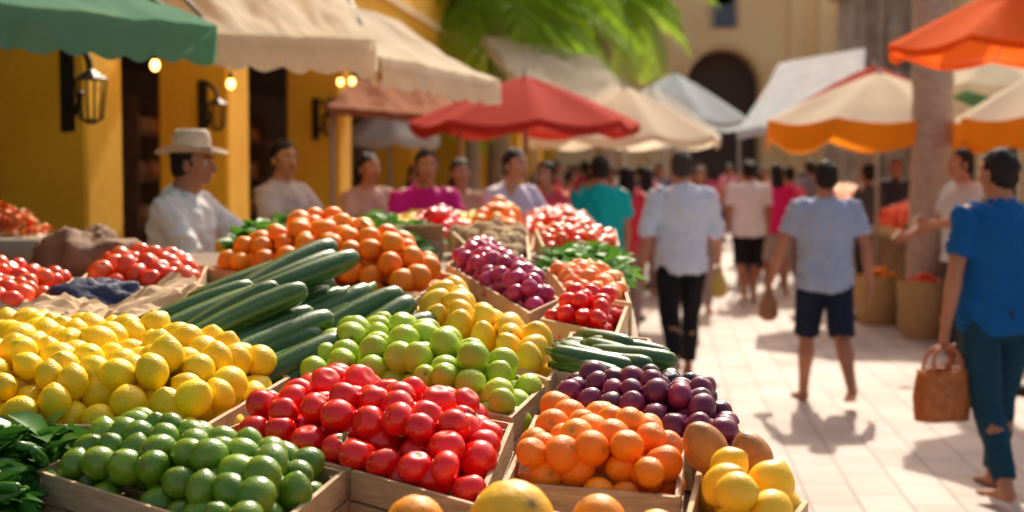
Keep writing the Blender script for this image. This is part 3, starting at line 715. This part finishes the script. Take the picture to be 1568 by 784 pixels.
P=[
 ('man',-1.48,9.2,-120,1.78,(.62,.55,.57),(.3,.05,.06),dict(arms=((40,10,50),(35,10,60)),skin=SK2,headyaw=-20)),
 ('woman',-1.10,10.9,-150,1.72,(.50,.32,.28),(.1,.1,.12),dict(female=True,hair='long',ptype='skirt',arms=((30,10,60),(30,10,60)),headyaw=15)),
 ('woman',-.62,9.95,-165,1.74,(.62,.012,.24),(.08,.05,.08),dict(female=True,hair='bun',arms=((30,12,50),(30,12,50)),lean=8,wide=1.1)),
 ('woman',-.40,11.2,170,1.68,(.50,.28,.2),(.1,.1,.1),dict(female=True,hair='long',headyaw=25)),
 ('man',-.03,10.3,-140,1.75,(.65,.58,.75),(.1,.1,.14),dict(skin=SK2,arms=((30,10,50),(20,10,50)),lean=6)),
 ('woman',.28,11.6,150,1.66,(.65,.08,.12),(.1,.1,.1),dict(female=True,hair='bun')),
 ('woman',-.85,12.6,200,1.64,(.30,.32,.5),(.1,.1,.1),dict(female=True,hair='long')),
 ('man',.74,12.0,10,1.72,(.005,.42,.42),(.25,.2,.15),dict(legs=((-8,12),(10,4)),wide=1.12)),
 ('woman',1.10,13.6,-10,1.64,(.80,.05,.08),(.45,.3,.25),dict(female=True,hair='long',legs=((8,4),(-8,14)),wide=1.1)),
 ('man',2.86,17.2,4,1.70,(.88,.88,.90),(.015,.015,.02),dict(ptype='short',legs=((-10,14),(10,4)),wide=1.15)),
 ('woman',3.38,18.2,0,1.68,(.80,.02,.16),(.5,.4,.35),dict(female=True,hair='long',ptype='short',legs=((6,4),(-8,14)),wide=1.1)),
 ('man',3.60,11.4,100,1.76,(.58,.58,.58),(.05,.05,.06),dict(arms=((30,10,60),(20,10,50)))),
 ('woman',4.3,17.2,30,1.66,(.10,.10,.13),(.04,.04,.05),dict(female=True,hair='bun')),
 ('man',4.85,18.0,160,1.75,(.05,.06,.09),(.02,.02,.03),dict()),
 ('woman',5.6,17.6,120,1.62,(.45,.12,.2),(.05,.05,.06),dict(female=True,hair='long')),
 ('woman',2.12,16.0,180,1.62,(.80,.05,.18),(.4,.3,.3),dict(female=True,hair='long')),
 ('man',2.5,19.0,180,1.72,(.80,.10,.2),(.1,.1,.12),dict()),
 ('woman',1.7,18.0,0,1.64,(.85,.25,.3),(.3,.2,.2),dict(female=True,hair='long')),
 ('woman',3.9,20.0,0,1.64,(.80,.15,.25),(.3,.2,.2),dict(female=True,hair='bun')),
 ('man',4.4,21.0,10,1.74,(.2,.2,.25),(.1,.1,.12),dict()),
]
cl=[(.85,.06,.18),(.85,.82,.82),(.08,.1,.2),(.7,.2,.08),(.03,.3,.35),(.6,.55,.5),(.7,.03,.12),(.85,.35,.4),(.6,.45,.3)]
for i in range(38):
    d=random.uniform(19.5,36); xx=.107*d+random.uniform(-2.2,2.4)
    if abs(xx-2.9)<.4 and d<22: xx+=1
    fem=random.random()<.45
    P.append(('woman' if fem else 'man',xx,d,random.choice((0,10,-15,180,170,200,90,-90)),random.uniform(1.55,1.80),random.choice(cl),random.choice(((.03,.03,.05),(.2,.18,.15),(.05,.08,.15))),
       dict(female=fem,hair=random.choice(('long','bun')) if fem else 'short',legs=random.choice((((-12,16),(12,4)),((10,4),(-10,14)),((0,0),(2,2)))),vox=.03)))
for nme,x,y,hd,Ht,sc,pc,kw in P:
    kw.setdefault('vox',.016)
    person(nme,x,y,hd,Ht,shirt=sc,pants=pc,**kw)

# ------------------------------------------------------------------ awnings & umbrellas
def fab(name,c,c2=None,t=.5): return mat(name,c,c2 or tuple(x*.86 for x in c),rough=.9,ns=3,bump=.25,bs=9,transl=t,spec=.1)
F_green=fab('awning_green',(.18,.42,.28)); F_cream=fab('awning_cream',(.97,.86,.68)); F_red=fab('awning_red',(.62,.07,.05)); F_white=fab('awning_white',(.92,.88,.80))
F_dred=fab('awning_dark_red',(.55,.05,.035),t=.3); F_brown=fab('awning_brown',(.40,.16,.08),t=.3)
F_blue=fab('awning_blue',(.70,.78,.84)); F_orange=fab('awning_orange',(.98,.32,.02)); F_ro=fab('umbrella_red_orange',(.95,.15,.02)); F_yel=fab('awning_yellow',(.98,.5,.05))
M_pole=mat('painted_pole',(.45,.42,.38),(.35,.32,.28),rough=.5); M_iron=mat('dark_iron',(.02,.015,.012),(.04,.03,.02),rough=.5,metal=.6)
def awning(name,fl,fr_,br,bl,m,drop=.17,sag=.04,vm=None,poles=True):
    e=empty(name); fl,fr_,br,bl=[V(p) for p in(fl,fr_,br,bl)]; n=48;k=20
    def pt(s,t):
        p=fl*(1-s)*(1-t)+fr_*s*(1-t)+br*s*t+bl*(1-s)*t
        w=.35+.65*math.sin(math.pi*min(t,.999))
        p=p.copy(); p.z-=sag*math.sin(math.pi*t)*(1+.6*math.cos(s*math.pi*2*3))-w*.03*noise.noise(V((s*9,t*5,fl.x*3)))-w*.02*noise.noise(V((s*22,t*4,fl.y)))
        return p
    vs=[pt(i/n,j/k) for i in range(n+1) for j in range(k+1)]
    mb=MB(); mb.add(vs,[(i*(k+1)+j,(i+1)*(k+1)+j,(i+1)*(k+1)+j+1,i*(k+1)+j+1) for i in range(n) for j in range(k)])
    mb.obj('canopy',m,True,e,fixn=False)
    for ed in range(3):
        f=[lambda s:pt(s,0),lambda s:pt(1,s),lambda s:pt(0,s)][ed]; N=120; rows=7; vs=[]
        a,b=f(0),f(1); d=(b-a).normalized(); nn=V((d.y,-d.x,0)).normalized()
        if ed==2: nn=-nn
        ncp=max(2,round((b-a).length/.16))
        for i in range(N+1):
            s=i/N; p=f(s); dr=drop*(.86+.14*abs(math.sin(s*ncp*math.pi)))*(1+.08*noise.noise(V((s*4,ed,fl.x))))
            for j in range(rows):
                q=j/(rows-1); wv=.05*q*noise.noise(V((s*ncp*1.1,ed*5,fl.y)))+.02*q*noise.noise(V((s*30,q*2,ed)))
                vs.append((p.x+nn.x*(wv+.004),p.y+nn.y*(wv+.004),p.z-q*dr-.002))
        MB().add(vs,[(i*rows+j,(i+1)*rows+j,(i+1)*rows+j+1,i*rows+j+1) for i in range(N) for j in range(rows-1)]).obj('valance',vm or m,True,e,fixn=False)
    dn=V((0,0,-.06))
    fm=MB(); inn=((fl+fr_+br+bl)/4)
    P4=[p+dn+(inn-p).normalized()*.05 for p in(fl,fr_,br,bl)]
    for a,b in zip(P4,P4[1:]+P4[:1]): fm.add(*tube([a,b],[.012,.012],8))
    fm.obj('frame',M_iron,True,e)
    if poles:
        for p in poles if isinstance(poles,list) else(fl,fr_):
            p=V(p); p=p+(inn-p).normalized()*.05; MB().add(*tube([(p.x,p.y,0),(p.x,p.y,p.z-.04)],[.02,.018],10)).obj('pole',M_pole,True,e)
    return e
def umbrella(name,c,r,ze,za,m,drop=.12,n=8,vm=None,pole=True,rot=.2):
    e=empty(name); c=V((c[0],c[1],0)); mb=MB(); vb=MB(); sub=8; rr=10; vs=[]
    N=n*sub
    for i in range(rr+1):
        t=i/rr
        for k in range(N):
            a=rot+2*math.pi*k/N; u=(k%sub)/sub; q=math.cos(math.pi/n)/math.cos((u-.5)*2*math.pi/n)
            rd=r*t*q; z=za+(ze-za)*(t**1.15)-.05*r*math.sin(u*math.pi)*t*(1)
            vs.append(c+V((math.cos(a)*rd,math.sin(a)*rd,z)))
    mb.add(vs,[(i*N+k,i*N+(k+1)%N,(i+1)*N+(k+1)%N,(i+1)*N+k) for i in range(rr) for k in range(N)]); mb.obj('canopy',m,True,e,fixn=False)
    vs2=[]
    for k in range(N):
        p=vs[rr*N+k]; u=(k%sub)/sub; dr=drop*(.7+.3*math.sin(u*math.pi)); o=(p-c); o.z=0; o.normalize()
        for j in range(4): vs2.append(p+V((0,0,-dr*j/3-.002))+o*(.003+.02*math.sin(k*1.3)*j/3))
    vb.add(vs2,[(k*4+j,((k+1)%N)*4+j,((k+1)%N)*4+j+1,k*4+j+1) for k in range(N) for j in range(3)]); vb.obj('valance',vm or m,True,e,fixn=False)
    rb=MB()
    for k in range(n):
        a=rot+2*math.pi*k/n; rb.add(*tube([c+V((0,0,za-.04)),c+V((math.cos(a)*r*.96,math.sin(a)*r*.96,ze-.03))],[.008,.008],6))
    rb.obj('ribs',M_pole,True,e)
    if pole:
        MB().add(*tube([c,c+V((0,0,za+.06))],[.022,.02],10)).obj('pole',M_pole,True,e)
        MB().add(*tube([c,c+V((0,0,.03)),c+V((0,0,.08)),c+V((0,0,.10))],[.24,.24,.2,.03],24)).obj('base',M_iron,True,e)
    return e
awning('green_awning',(-2.6,5.4,2.3),(-1.36,6.6,2.27),(-2.46,7.72,2.95),(-3.9,6.8,2.95),F_green,.19,poles=False)
awning('cream_awning',(-1.62,7.9,2.36),(-.75,7.9,2.33),(-1.15,9.6,3.0),(-2.4,9.2,3.1),F_cream,.20,poles=False)
awning('cream_awning',(-.80,8.7,2.30),(-.09,10.4,2.26),(-.85,10.9,2.74),(-1.9,10.0,3.0),F_cream,.19,poles=False)
umbrella('dark_red_umbrella',(.12,12.9),1.05,2.04,2.46,F_dred,.09,rot=.1)
awning('brown_awning',(-1.7,13.2,2.20),(-.45,13.2,2.10),(-.65,14.4,2.46),(-1.9,14.4,2.56),F_brown,.08,poles=True)
umbrella('cream_umbrella',(-1.5,17.5),.62,2.02,2.40,F_white)
umbrella('cream_umbrella',(1.20,15.2),1.05,1.98,2.5,F_cream,.1)
awning('cream_awning',(.25,17.2,2.55),(1.9,17.4,2.2),(1.2,20,3.2),(-.4,19.5,3.45),F_cream,.12)
umbrella('blue_umbrella',(2.5,22),1.2,2.4,3.1,F_blue)
umbrella('cream_umbrella',(1.9,19.5),1.0,2.1,2.75,F_white)
awning('white_awning',(3.0,19,2.15),(4.5,18.4,2.35),(5.3,21.5,3.45),(4.2,22.5,3.3),F_blue,.12)
umbrella('orange_umbrella',(3.90,15.2),1.25,2.14,2.65,F_cream,.28,vm=F_orange)
umbrella('red_umbrella',(4.5,17.8),1.0,2.42,2.92,F_red,.1)
umbrella('orange_umbrella',(5.1,13.4),.95,2.1,2.6,F_cream,.28,vm=F_orange)
umbrella('green_umbrella',(5.6,15.6),1.2,2.45,2.95,F_green,.15)
umbrella('cream_umbrella',(5.0,15.0),.8,2.5,2.85,F_cream,.12)
umbrella('red_umbrella',(3.80,10.2),1.12,2.50,3.02,F_ro,.06,rot=.0)
umbrella('yellow_umbrella',(6.3,16.5),1.3,2.3,2.9,F_yel,.2)

# ------------------------------------------------------------------ ground
def ground_mat():
    m=bpy.data.materials.new('stone_paving'); m.use_nodes=True; nt=m.node_tree;N=nt.nodes;L=nt.links;b=N['Principled BSDF']
    tc=N.new('ShaderNodeTexCoord'); mp=N.new('ShaderNodeMapping'); mp.inputs['Rotation'].default_value=(0,0,rad(96)); L.new(tc.outputs['Object'],mp.inputs[0])
    br=N.new('ShaderNodeTexBrick'); br.inputs['Scale'].default_value=1; br.inputs['Brick Width'].default_value=.46; br.inputs['Row Height'].default_value=.24
    br.inputs['Mortar Size'].default_value=.007; br.inputs['Mortar Smooth'].default_value=.4
    br.inputs['Color1'].default_value=(.56,.445,.40,1); br.inputs['Color2'].default_value=(.44,.345,.31,1); br.inputs['Mortar'].default_value=(.28,.22,.19,1)
    L.new(mp.outputs[0],br.inputs[0])
    no=N.new('ShaderNodeTexNoise'); no.inputs['Scale'].default_value=1.1; no.inputs['Detail'].default_value=9; L.new(tc.outputs['Object'],no.inputs['Vector'])
    mr=N.new('ShaderNodeMapRange'); mr.inputs['From Min'].default_value=.3; mr.inputs['From Max'].default_value=.7; mr.inputs['To Min'].default_value=.76; mr.inputs['To Max'].default_value=1.12; L.new(no.outputs['Fac'],mr.inputs['Value'])
    mx=N.new('ShaderNodeMix'); mx.data_type='RGBA'; mx.blend_type='MULTIPLY'; mx.inputs[0].default_value=1; L.new(br.outputs['Color'],mx.inputs[6]); L.new(mr.outputs[0],mx.inputs[7]); L.new(mx.outputs[2],b.inputs['Base Color'])
    bp=N.new('ShaderNodeBump'); bp.inputs['Strength'].default_value=.5; bp.inputs['Distance'].default_value=.01; bp.invert=True; L.new(br.outputs['Fac'],bp.inputs['Height'])
    n2=N.new('ShaderNodeTexNoise'); n2.inputs['Scale'].default_value=40; L.new(tc.outputs['Object'],n2.inputs['Vector']); b2=N.new('ShaderNodeBump'); b2.inputs['Strength'].default_value=.25; b2.inputs['Distance'].default_value=.01
    L.new(n2.outputs['Fac'],b2.inputs['Height']); L.new(bp.outputs[0],b2.inputs['Normal']); L.new(b2.outputs[0],b.inputs['Normal']); b.inputs['Roughness'].default_value=.7
    return m
MB().add([(-150,-150,0),(150,-150,0),(150,250,0),(-150,250,0)],[(0,1,2,3)]).obj('ground',ground_mat(),False)

# ------------------------------------------------------------------ buildings
M_ochre=mat('ochre_stucco',(1.0,.58,.035),(.93,.46,.022),rough=.85,ns=2.5,bump=.4,bs=14,detail=10,mottle=.06)
M_ochre2=mat('pale_ochre_stucco',(.98,.76,.43),(.95,.67,.33),rough=.9,ns=.6,bump=.2,bs=6,detail=8)
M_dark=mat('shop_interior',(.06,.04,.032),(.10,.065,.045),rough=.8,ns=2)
M_stone=mat('carved_stone',(.60,.46,.34),(.36,.27,.20),rough=.9,ns=2.5,bump=.8,bs=8,detail=8)
M_door=mat('old_door',(.06,.04,.035),(.09,.06,.05),rough=.7,ns=3)
ax=lambda y:-3.386+.107*y
e=empty('arcade_building'); ys=[4.6,8,10.5,14,18,22,26.5,31,36,41]
ra=Matrix.Rotation(-math.atan(.107),3,'Z')
for y in ys:
    p=MB(); x=ax(y)
    p.box((x,y,1.45),(.52,.52,2.9),0,ra,.02); p.box((x,y,.2),(.62,.62,.4),0,ra,.02); p.box((x,y,2.78),(.60,.60,.1),0,ra,.012)
    p.obj('pillar',M_ochre,False,e)
def wallseg(y0,y1,x0o,thick,z0,z1,m,nm):
    a=V((ax(y0)+x0o,y0));b=V((ax(y1)+x0o,y1)); vs=[(a.x,a.y,z0),(b.x,b.y,z0),(b.x,b.y,z1),(a.x,a.y,z1),(a.x-thick,a.y,z0),(b.x-thick,b.y,z0),(b.x-thick,b.y,z1),(a.x-thick,a.y,z1)]
    MB().add(vs,[(0,1,2,3),(7,6,5,4),(0,4,5,1),(1,5,6,2),(2,6,7,3),(3,7,4,0)]).obj(nm,m,False,e)
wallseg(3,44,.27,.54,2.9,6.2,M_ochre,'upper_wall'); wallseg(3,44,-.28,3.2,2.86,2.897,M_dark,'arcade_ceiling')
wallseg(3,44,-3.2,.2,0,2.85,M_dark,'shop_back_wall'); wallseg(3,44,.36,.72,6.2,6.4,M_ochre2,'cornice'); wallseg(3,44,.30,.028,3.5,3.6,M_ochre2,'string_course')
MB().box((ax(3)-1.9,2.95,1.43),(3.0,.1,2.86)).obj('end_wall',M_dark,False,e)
for i in range(len(ys)-1):
    y=(ys[i]+ys[i+1])/2; x=ax(y)+.275
    w=MB(); w.box((x+.01,y,4.9),(.03,.9,1.3),0,ra); w.obj('window',M_door,False,e)
    w=MB(); w.box((x+.03,y,5.60),(.08,1.1,.1),0,ra,.01); w.box((x+.03,y,4.2),(.12,1.1,.08),0,ra,.01); w.obj('window_trim',M_ochre2,False,e)
for i in range(1,5):
    y=(ys[i]+ys[i+1])/2; x=ax(y)-2.5
    sh=MB()
    for z in(.5,1.0,1.5,2.0): sh.box((x,y,z),(.4,1.6,.03),0,ra)
    sh.box((x,y-.82,1.2),(.4,.03,2.4),0,ra); sh.box((x,y+.82,1.2),(.4,.03,2.4),0,ra)
    for z in(.5,1.0,1.5,2.0):
        for k in range(9):
            r=random.uniform(.05,.09); yy=y-.7+k*.17; sh.add(*tube([(x,yy,z+.017),(x,yy,z+.08),(x,yy,z+.18),(x,yy,z+.22)],[r*.6,r,r*.8,r*.4],12),random.randint(1,3))
    sh.obj('shop_shelf',[M_table,M_peach,M_burlap,M_tan],False)

M_bulb=mat('bulb_glow',(1,.7,.4),rough=.4,emit=((1,.42,.10),10))
def sconce(x,y,z,k=1.0):
    e=empty('wall_lantern'); b=MB()
    b.box((x,y,z),(.07*k,.02,.40*k),bev=.006); b.add(*tube([(x,y-.01,z+.12*k),(x+.05*k,y-.12,z+.17*k),(x+.13*k,y-.2,z+.12*k),(x+.15*k,y-.22,z+.04*k)],[.014*k]*4,8,sub=4))
    b.add(*tube([(x,y-.01,z-.08*k),(x+.05*k,y-.08,z-.12*k),(x+.09*k,y-.14,z-.03*k)],[.012*k]*3,8,sub=4)); b.obj('bracket',M_iron,False,e)
    c=(x+.15*k,y-.22,z-.06*k); g=MB(); g.add(*tube([(c[0],c[1],c[2]+.12*k),(c[0],c[1],c[2]+.08*k),(c[0],c[1],c[2]+.075*k)],[.015,.07*k,.07*k],6)); g.add(*tube([(c[0],c[1],c[2]-.09*k),(c[0],c[1],c[2]-.11*k)],[.05*k,.02],6))
    for q in range(6):
        a=q*math.pi/3; g.add(*tube([(c[0]+math.cos(a)*.066*k,c[1]+math.sin(a)*.066*k,c[2]+.075*k),(c[0]+math.cos(a)*.048*k,c[1]+math.sin(a)*.048*k,c[2]-.09*k)],[.006,.006],5))
    g.obj('cage',M_iron,False,e)
sconce(-2.40,7.73,2.06,1.25); sconce(ax(10.5)+.05,10.22,2.05); sconce(ax(14),13.72,2.1)
def bulb(x,y,z,zt_):
    e=empty('hanging_bulb'); MB().add(*ellipsoid((x,y,z),(.026,.026,.034),16,10)).obj('bulb',M_bulb,True,e)
    b=MB(); b.add(*tube([(x,y,z+.028),(x,y,z+.07)],[.014,.012],10)); b.add(*tube([(x,y,z+.07),(x,y,zt_)],[.004,.004],5)); b.obj('cord',M_iron,True,e)
for x,y,z in((-2.02,8.1,2.20),(-1.77,9.0,2.15),(-1.5,12.5,2.38),(-1.42,12.7,2.40)): bulb(x,y,z,2.88)

e=empty('stone_planter'); c=V((-2.36,6.62,0))
pr=[(0,.22),(.05,.22),(.08,.16),(.5,.12),(.9,.13),(1.1,.2),(1.22,.27),(1.28,.28),(1.30,.25)]
MB().add(*tube([c+V((0,0,z)) for z,r in pr],[r for z,r in pr],28)).obj('urn',M_stone,True,e)
leaf_pile('flowers',[(-2.52,6.48),(-2.22,6.48),(-2.22,6.8),(-2.52,6.8)],flatfn(1.28),.14,M_peach,260,L=.06,w=.02,wd=.1).parent=e

def arch_wall(x0,x1,y,z1,openings,th=.8):
    mb=MB()
    def strip(xa,xb,za,zb):
        mb.add([(xa,y,za),(xb,y,za),(xb,y,zb),(xa,y,zb)],[(0,1,2,3)])
    prev=x0
    for (cx,w,zb,zs) in openings:
        r=w/2; strip(prev,cx-r,0,z1)
        if zb>0: strip(cx-r,cx+r,0,zb)
        n=20; pts=[(cx-r*math.cos(math.pi*k/n),zs+r*math.sin(math.pi*k/n)) for k in range(n+1)]
        for k in range(n):
            a,b=pts[k],pts[k+1]; mb.add([(a[0],y,a[1]),(b[0],y,b[1]),(b[0],y,z1),(a[0],y,z1)],[(0,1,2,3)])
            mb.add([(a[0],y,a[1]),(b[0],y,b[1]),(b[0],y+th,b[1]),(a[0],y+th,a[1])],[(0,1,2,3)])
        for sx in(cx-r,cx+r): mb.add([(sx,y,zb),(sx,y,zs),(sx,y+th,zs),(sx,y+th,zb)],[(0,1,2,3)])
        prev=cx+r
    strip(prev,x1,0,z1)
    return mb
e=empty('church'); Y=45; ZT=8.6
cx=6.65
mb=arch_wall(-6,24,Y,ZT,[(cx,2.35,0,4.25)]); mb.obj('facade_wall',M_ochre2,False,e,fixn=False)
t=MB()
r=1.35
for k in range(17):
    a=math.pi*k/16; t.box((cx-r*math.cos(a),Y-.06,4.25+r*math.sin(a)),(.3,.16,.2),0,Matrix.Rotation(-(math.pi/2-a)*-1,3,'Y'))
for sx in(-1,1): t.box((cx+sx*1.42,Y-.08,2.1),(.3,.2,4.2),bev=.02)
t.box((9,Y-.1,8.2),(30,.3,.25),bev=.03)
for x in(-.5,3.6,4.5,8.9,9.8): t.box((x,Y-.1,4.0),(.45,.24,8.0),bev=.03)
t.obj('door_surround',M_ochre2,False,e)
MB().box((cx,Y+.85,2.8),(2.6,.1,5.6)).obj('door',M_door,False,e)
w=MB(); w.box((cx,Y-.02,6.6),(.62,.08,1.0)); w.add(*tube([(cx,Y-.06,7.1),(cx,Y+.02,7.1)],[.31,.31],24)); w.obj('window',mat('window_glass',(.10,.14,.2),rough=.2),False,e)
w=MB()
for k in range(13):
    a=math.pi*k/12; w.box((cx-.38*math.cos(a),Y-.05,7.12+.38*math.sin(a)),(.12,.14,.12))
for sx in(-1,1): w.box((cx+sx*.38,Y-.05,6.6),(.12,.14,1.0))
w.obj('window_trim',M_stone,False,e)
MB().box((9,Y+4,ZT/2-.03),(30,6,ZT-.1)).obj('nave',M_ochre2,False,e)
e=empty('stone_belfry'); bx,by=9.9,38
b=MB()
for z0,z1,w in((0,3.6,2.6),(3.8,6.2,2.1),(6.4,8.4,1.7)):
    b.box((bx,by,(z0+z1)/2),(w,w,z1-z0),bev=.05); b.box((bx,by,z1+.1),(w+.4,w+.4,.196),bev=.05)
    for sx in(-1,1):
        for q in(.42,.2): 
            xx=bx+sx*w*q; b.add(*tube([(xx,by-w/2-.1,z0),(xx,by-w/2-.1,z0+.15),(xx,by-w/2-.1,z0+.2),(xx,by-w/2-.1,z1-.25),(xx,by-w/2-.1,z1-.02)],[.16,.16,.11,.1,.18],14))
    vs,fs=ellipsoid((bx,by-w/2,(z0+z1)/2),(w*.15,.2,(z1-z0)*.32),14,10); b.add(vs,fs)
b.obj('tower',M_stone,False,e)
for i in range(14):
    lump('ornament',(bx-1.3+(i%7)*.43,by-1.35,3.9+(i//7)*2.6),(.2,.16,.28),M_stone,.5,4,e)
e=empty('ochre_building')
vs=[(8.6,12,0),(12,44,0),(12,44,6),(8.6,12,6),(14,12,0),(17,44,0),(17,44,6),(14,12,6)]
MB().add(vs,[(0,3,2,1),(4,5,6,7),(0,4,7,3),(1,2,6,5),(3,7,6,2)]).obj('walls',M_ochre2,False,e)
for y in range(14,43,4):
    x=8.6+(y-12)*3.4/32; d=MB(); d.box((x-.02,y,1.2),(.08,1.3,2.4)); d.box((x-.02,y,4.7),(.08,1,1.3)); d.obj('door_and_window',M_door,False,e)
    d=MB(); d.box((x-.06,y,2.5),(.16,1.6,.12),bev=.01); d.box((x-.06,y,3.95),(.2,1.3,.1),bev=.01); d.box((x-.06,y,5.45),(.16,1.3,.1),bev=.01); d.obj('trim',M_stone,False,e)

# ------------------------------------------------------------------ palms
M_frond=mat('palm_frond',(.20,.40,.02),(.46,.64,.05),rough=.45,ns=2,island=.6,transl=.55)
M_trunk=mat('palm_bark',(.56,.42,.33),(.38,.28,.22),rough=.95,ns=10,bump=.8,bs=30,stretch=(1,1,3))
def palm(x,y,zc,L,nf=34,droop=1.0,trunk_r=.17,lean=0.0,z0=3.2):
    e=empty('palm_tree'); n=60
    pts=[];rr=[]
    def bx_(z): q=max(0,z-z0)/max(zc-z0,.1); return x+.05*math.sin(z*.7)+lean*q*q
    for i in range(n):
        z=zc*i/(n-1); pts.append((bx_(z),y,z)); rr.append(trunk_r*(1.25 if i<3 else 1)*(1+.06*(i%2))*(1-.15*i/n))
    MB().add(*tube(pts,rr,18)).obj('trunk',M_trunk,True,e)
    f=MB(); xc=bx_(zc)
    for i in range(nf):
        a=i*2.399; el=rad(75-100*(i/nf)); l=L*random.uniform(.8,1.15)
        h=V((math.cos(a),math.sin(a),0)); sd=V((-math.sin(a),math.cos(a),0)); p=V((xc,y,zc)); ps=[p.copy()]; ang=el
        m=22
        for k in range(m):
            p=p+(h*math.cos(ang)+V((0,0,1))*math.sin(ang))*l/m; ang-=droop*.075*random.uniform(.8,1.2); ps.append(p.copy())
        f.add(*tube(ps,[.02*(1-.8*k/m) for k in range(m+1)],5))
        for k in range(2,m*2):
            q=k/2; i0=int(q); 
            if i0>=m: break
            p=ps[i0].lerp(ps[i0+1],q-i0); t=(ps[i0+1]-ps[i0]).normalized(); ll=L*.28*math.sin(math.pi*(.12+.85*q/m))*random.uniform(.7,1.15)
            for s in(-1,1):
                d=(sd*s*.85+t*.65+V((0,0,-.3+random.gauss(0,.15)))).normalized(); w=t*.014*(L/2)
                tip=p+d*ll+V((0,0,-ll*.15)); mid=p+d*ll*.5
                f.add([p-w*.6,p+w*.6,mid+w*1.1,tip,mid-w*1.1],[(0,1,2,3,4)])
    f.obj('fronds',M_frond,False,e,fixn=False)
palm(-.25,21,4.1,2.7,42,droop=.9); palm(1.7,27,4.9,2.6,34)
palm(4.1,14.1,8.6,2.1,26,trunk_r=.20,droop=1.1,lean=1.2,z0=4)
palm(-.8,26,5.0,2.8,36)

# ------------------------------------------------------------------ camera / light / world
cam=bpy.data.cameras.new('camera'); co=bpy.data.objects.new('camera',cam); COL.objects.link(co); S.camera=co
co.location=(0,0,1.6); co.rotation_euler=(rad(90-3.41),0,0); cam.lens=50; cam.sensor_width=36; cam.clip_end=600
cam.dof.use_dof=True; cam.dof.focus_distance=3.2; cam.dof.aperture_fstop=2.5
d=V((-.22,-1,-math.tan(rad(43))*1.02)).normalized()
sl=bpy.data.lights.new('sun','SUN'); sl.energy=5.0; sl.angle=rad(.5); sl.color=(1,.90,.73); so=bpy.data.objects.new('sun',sl); COL.objects.link(so)
so.rotation_euler=d.to_track_quat('-Z','Y').to_euler(); so.location=(5,20,20)
w=bpy.data.worlds.new('World'); S.world=w; w.use_nodes=True; nt=w.node_tree; bg=nt.nodes['Background']
sk=nt.nodes.new('ShaderNodeTexSky'); sk.sky_type='NISHITA'; sk.sun_disc=False; sk.sun_elevation=rad(43); sk.sun_rotation=rad(12.4); sk.dust_density=7.0; sk.air_density=1.3; sk.ozone_density=.2
nt.links.new(sk.outputs[0],bg.inputs[0]); bg.inputs[1].default_value=.15
S.view_settings.view_transform='Standard'; S.view_settings.look='None'; S.view_settings.exposure=0
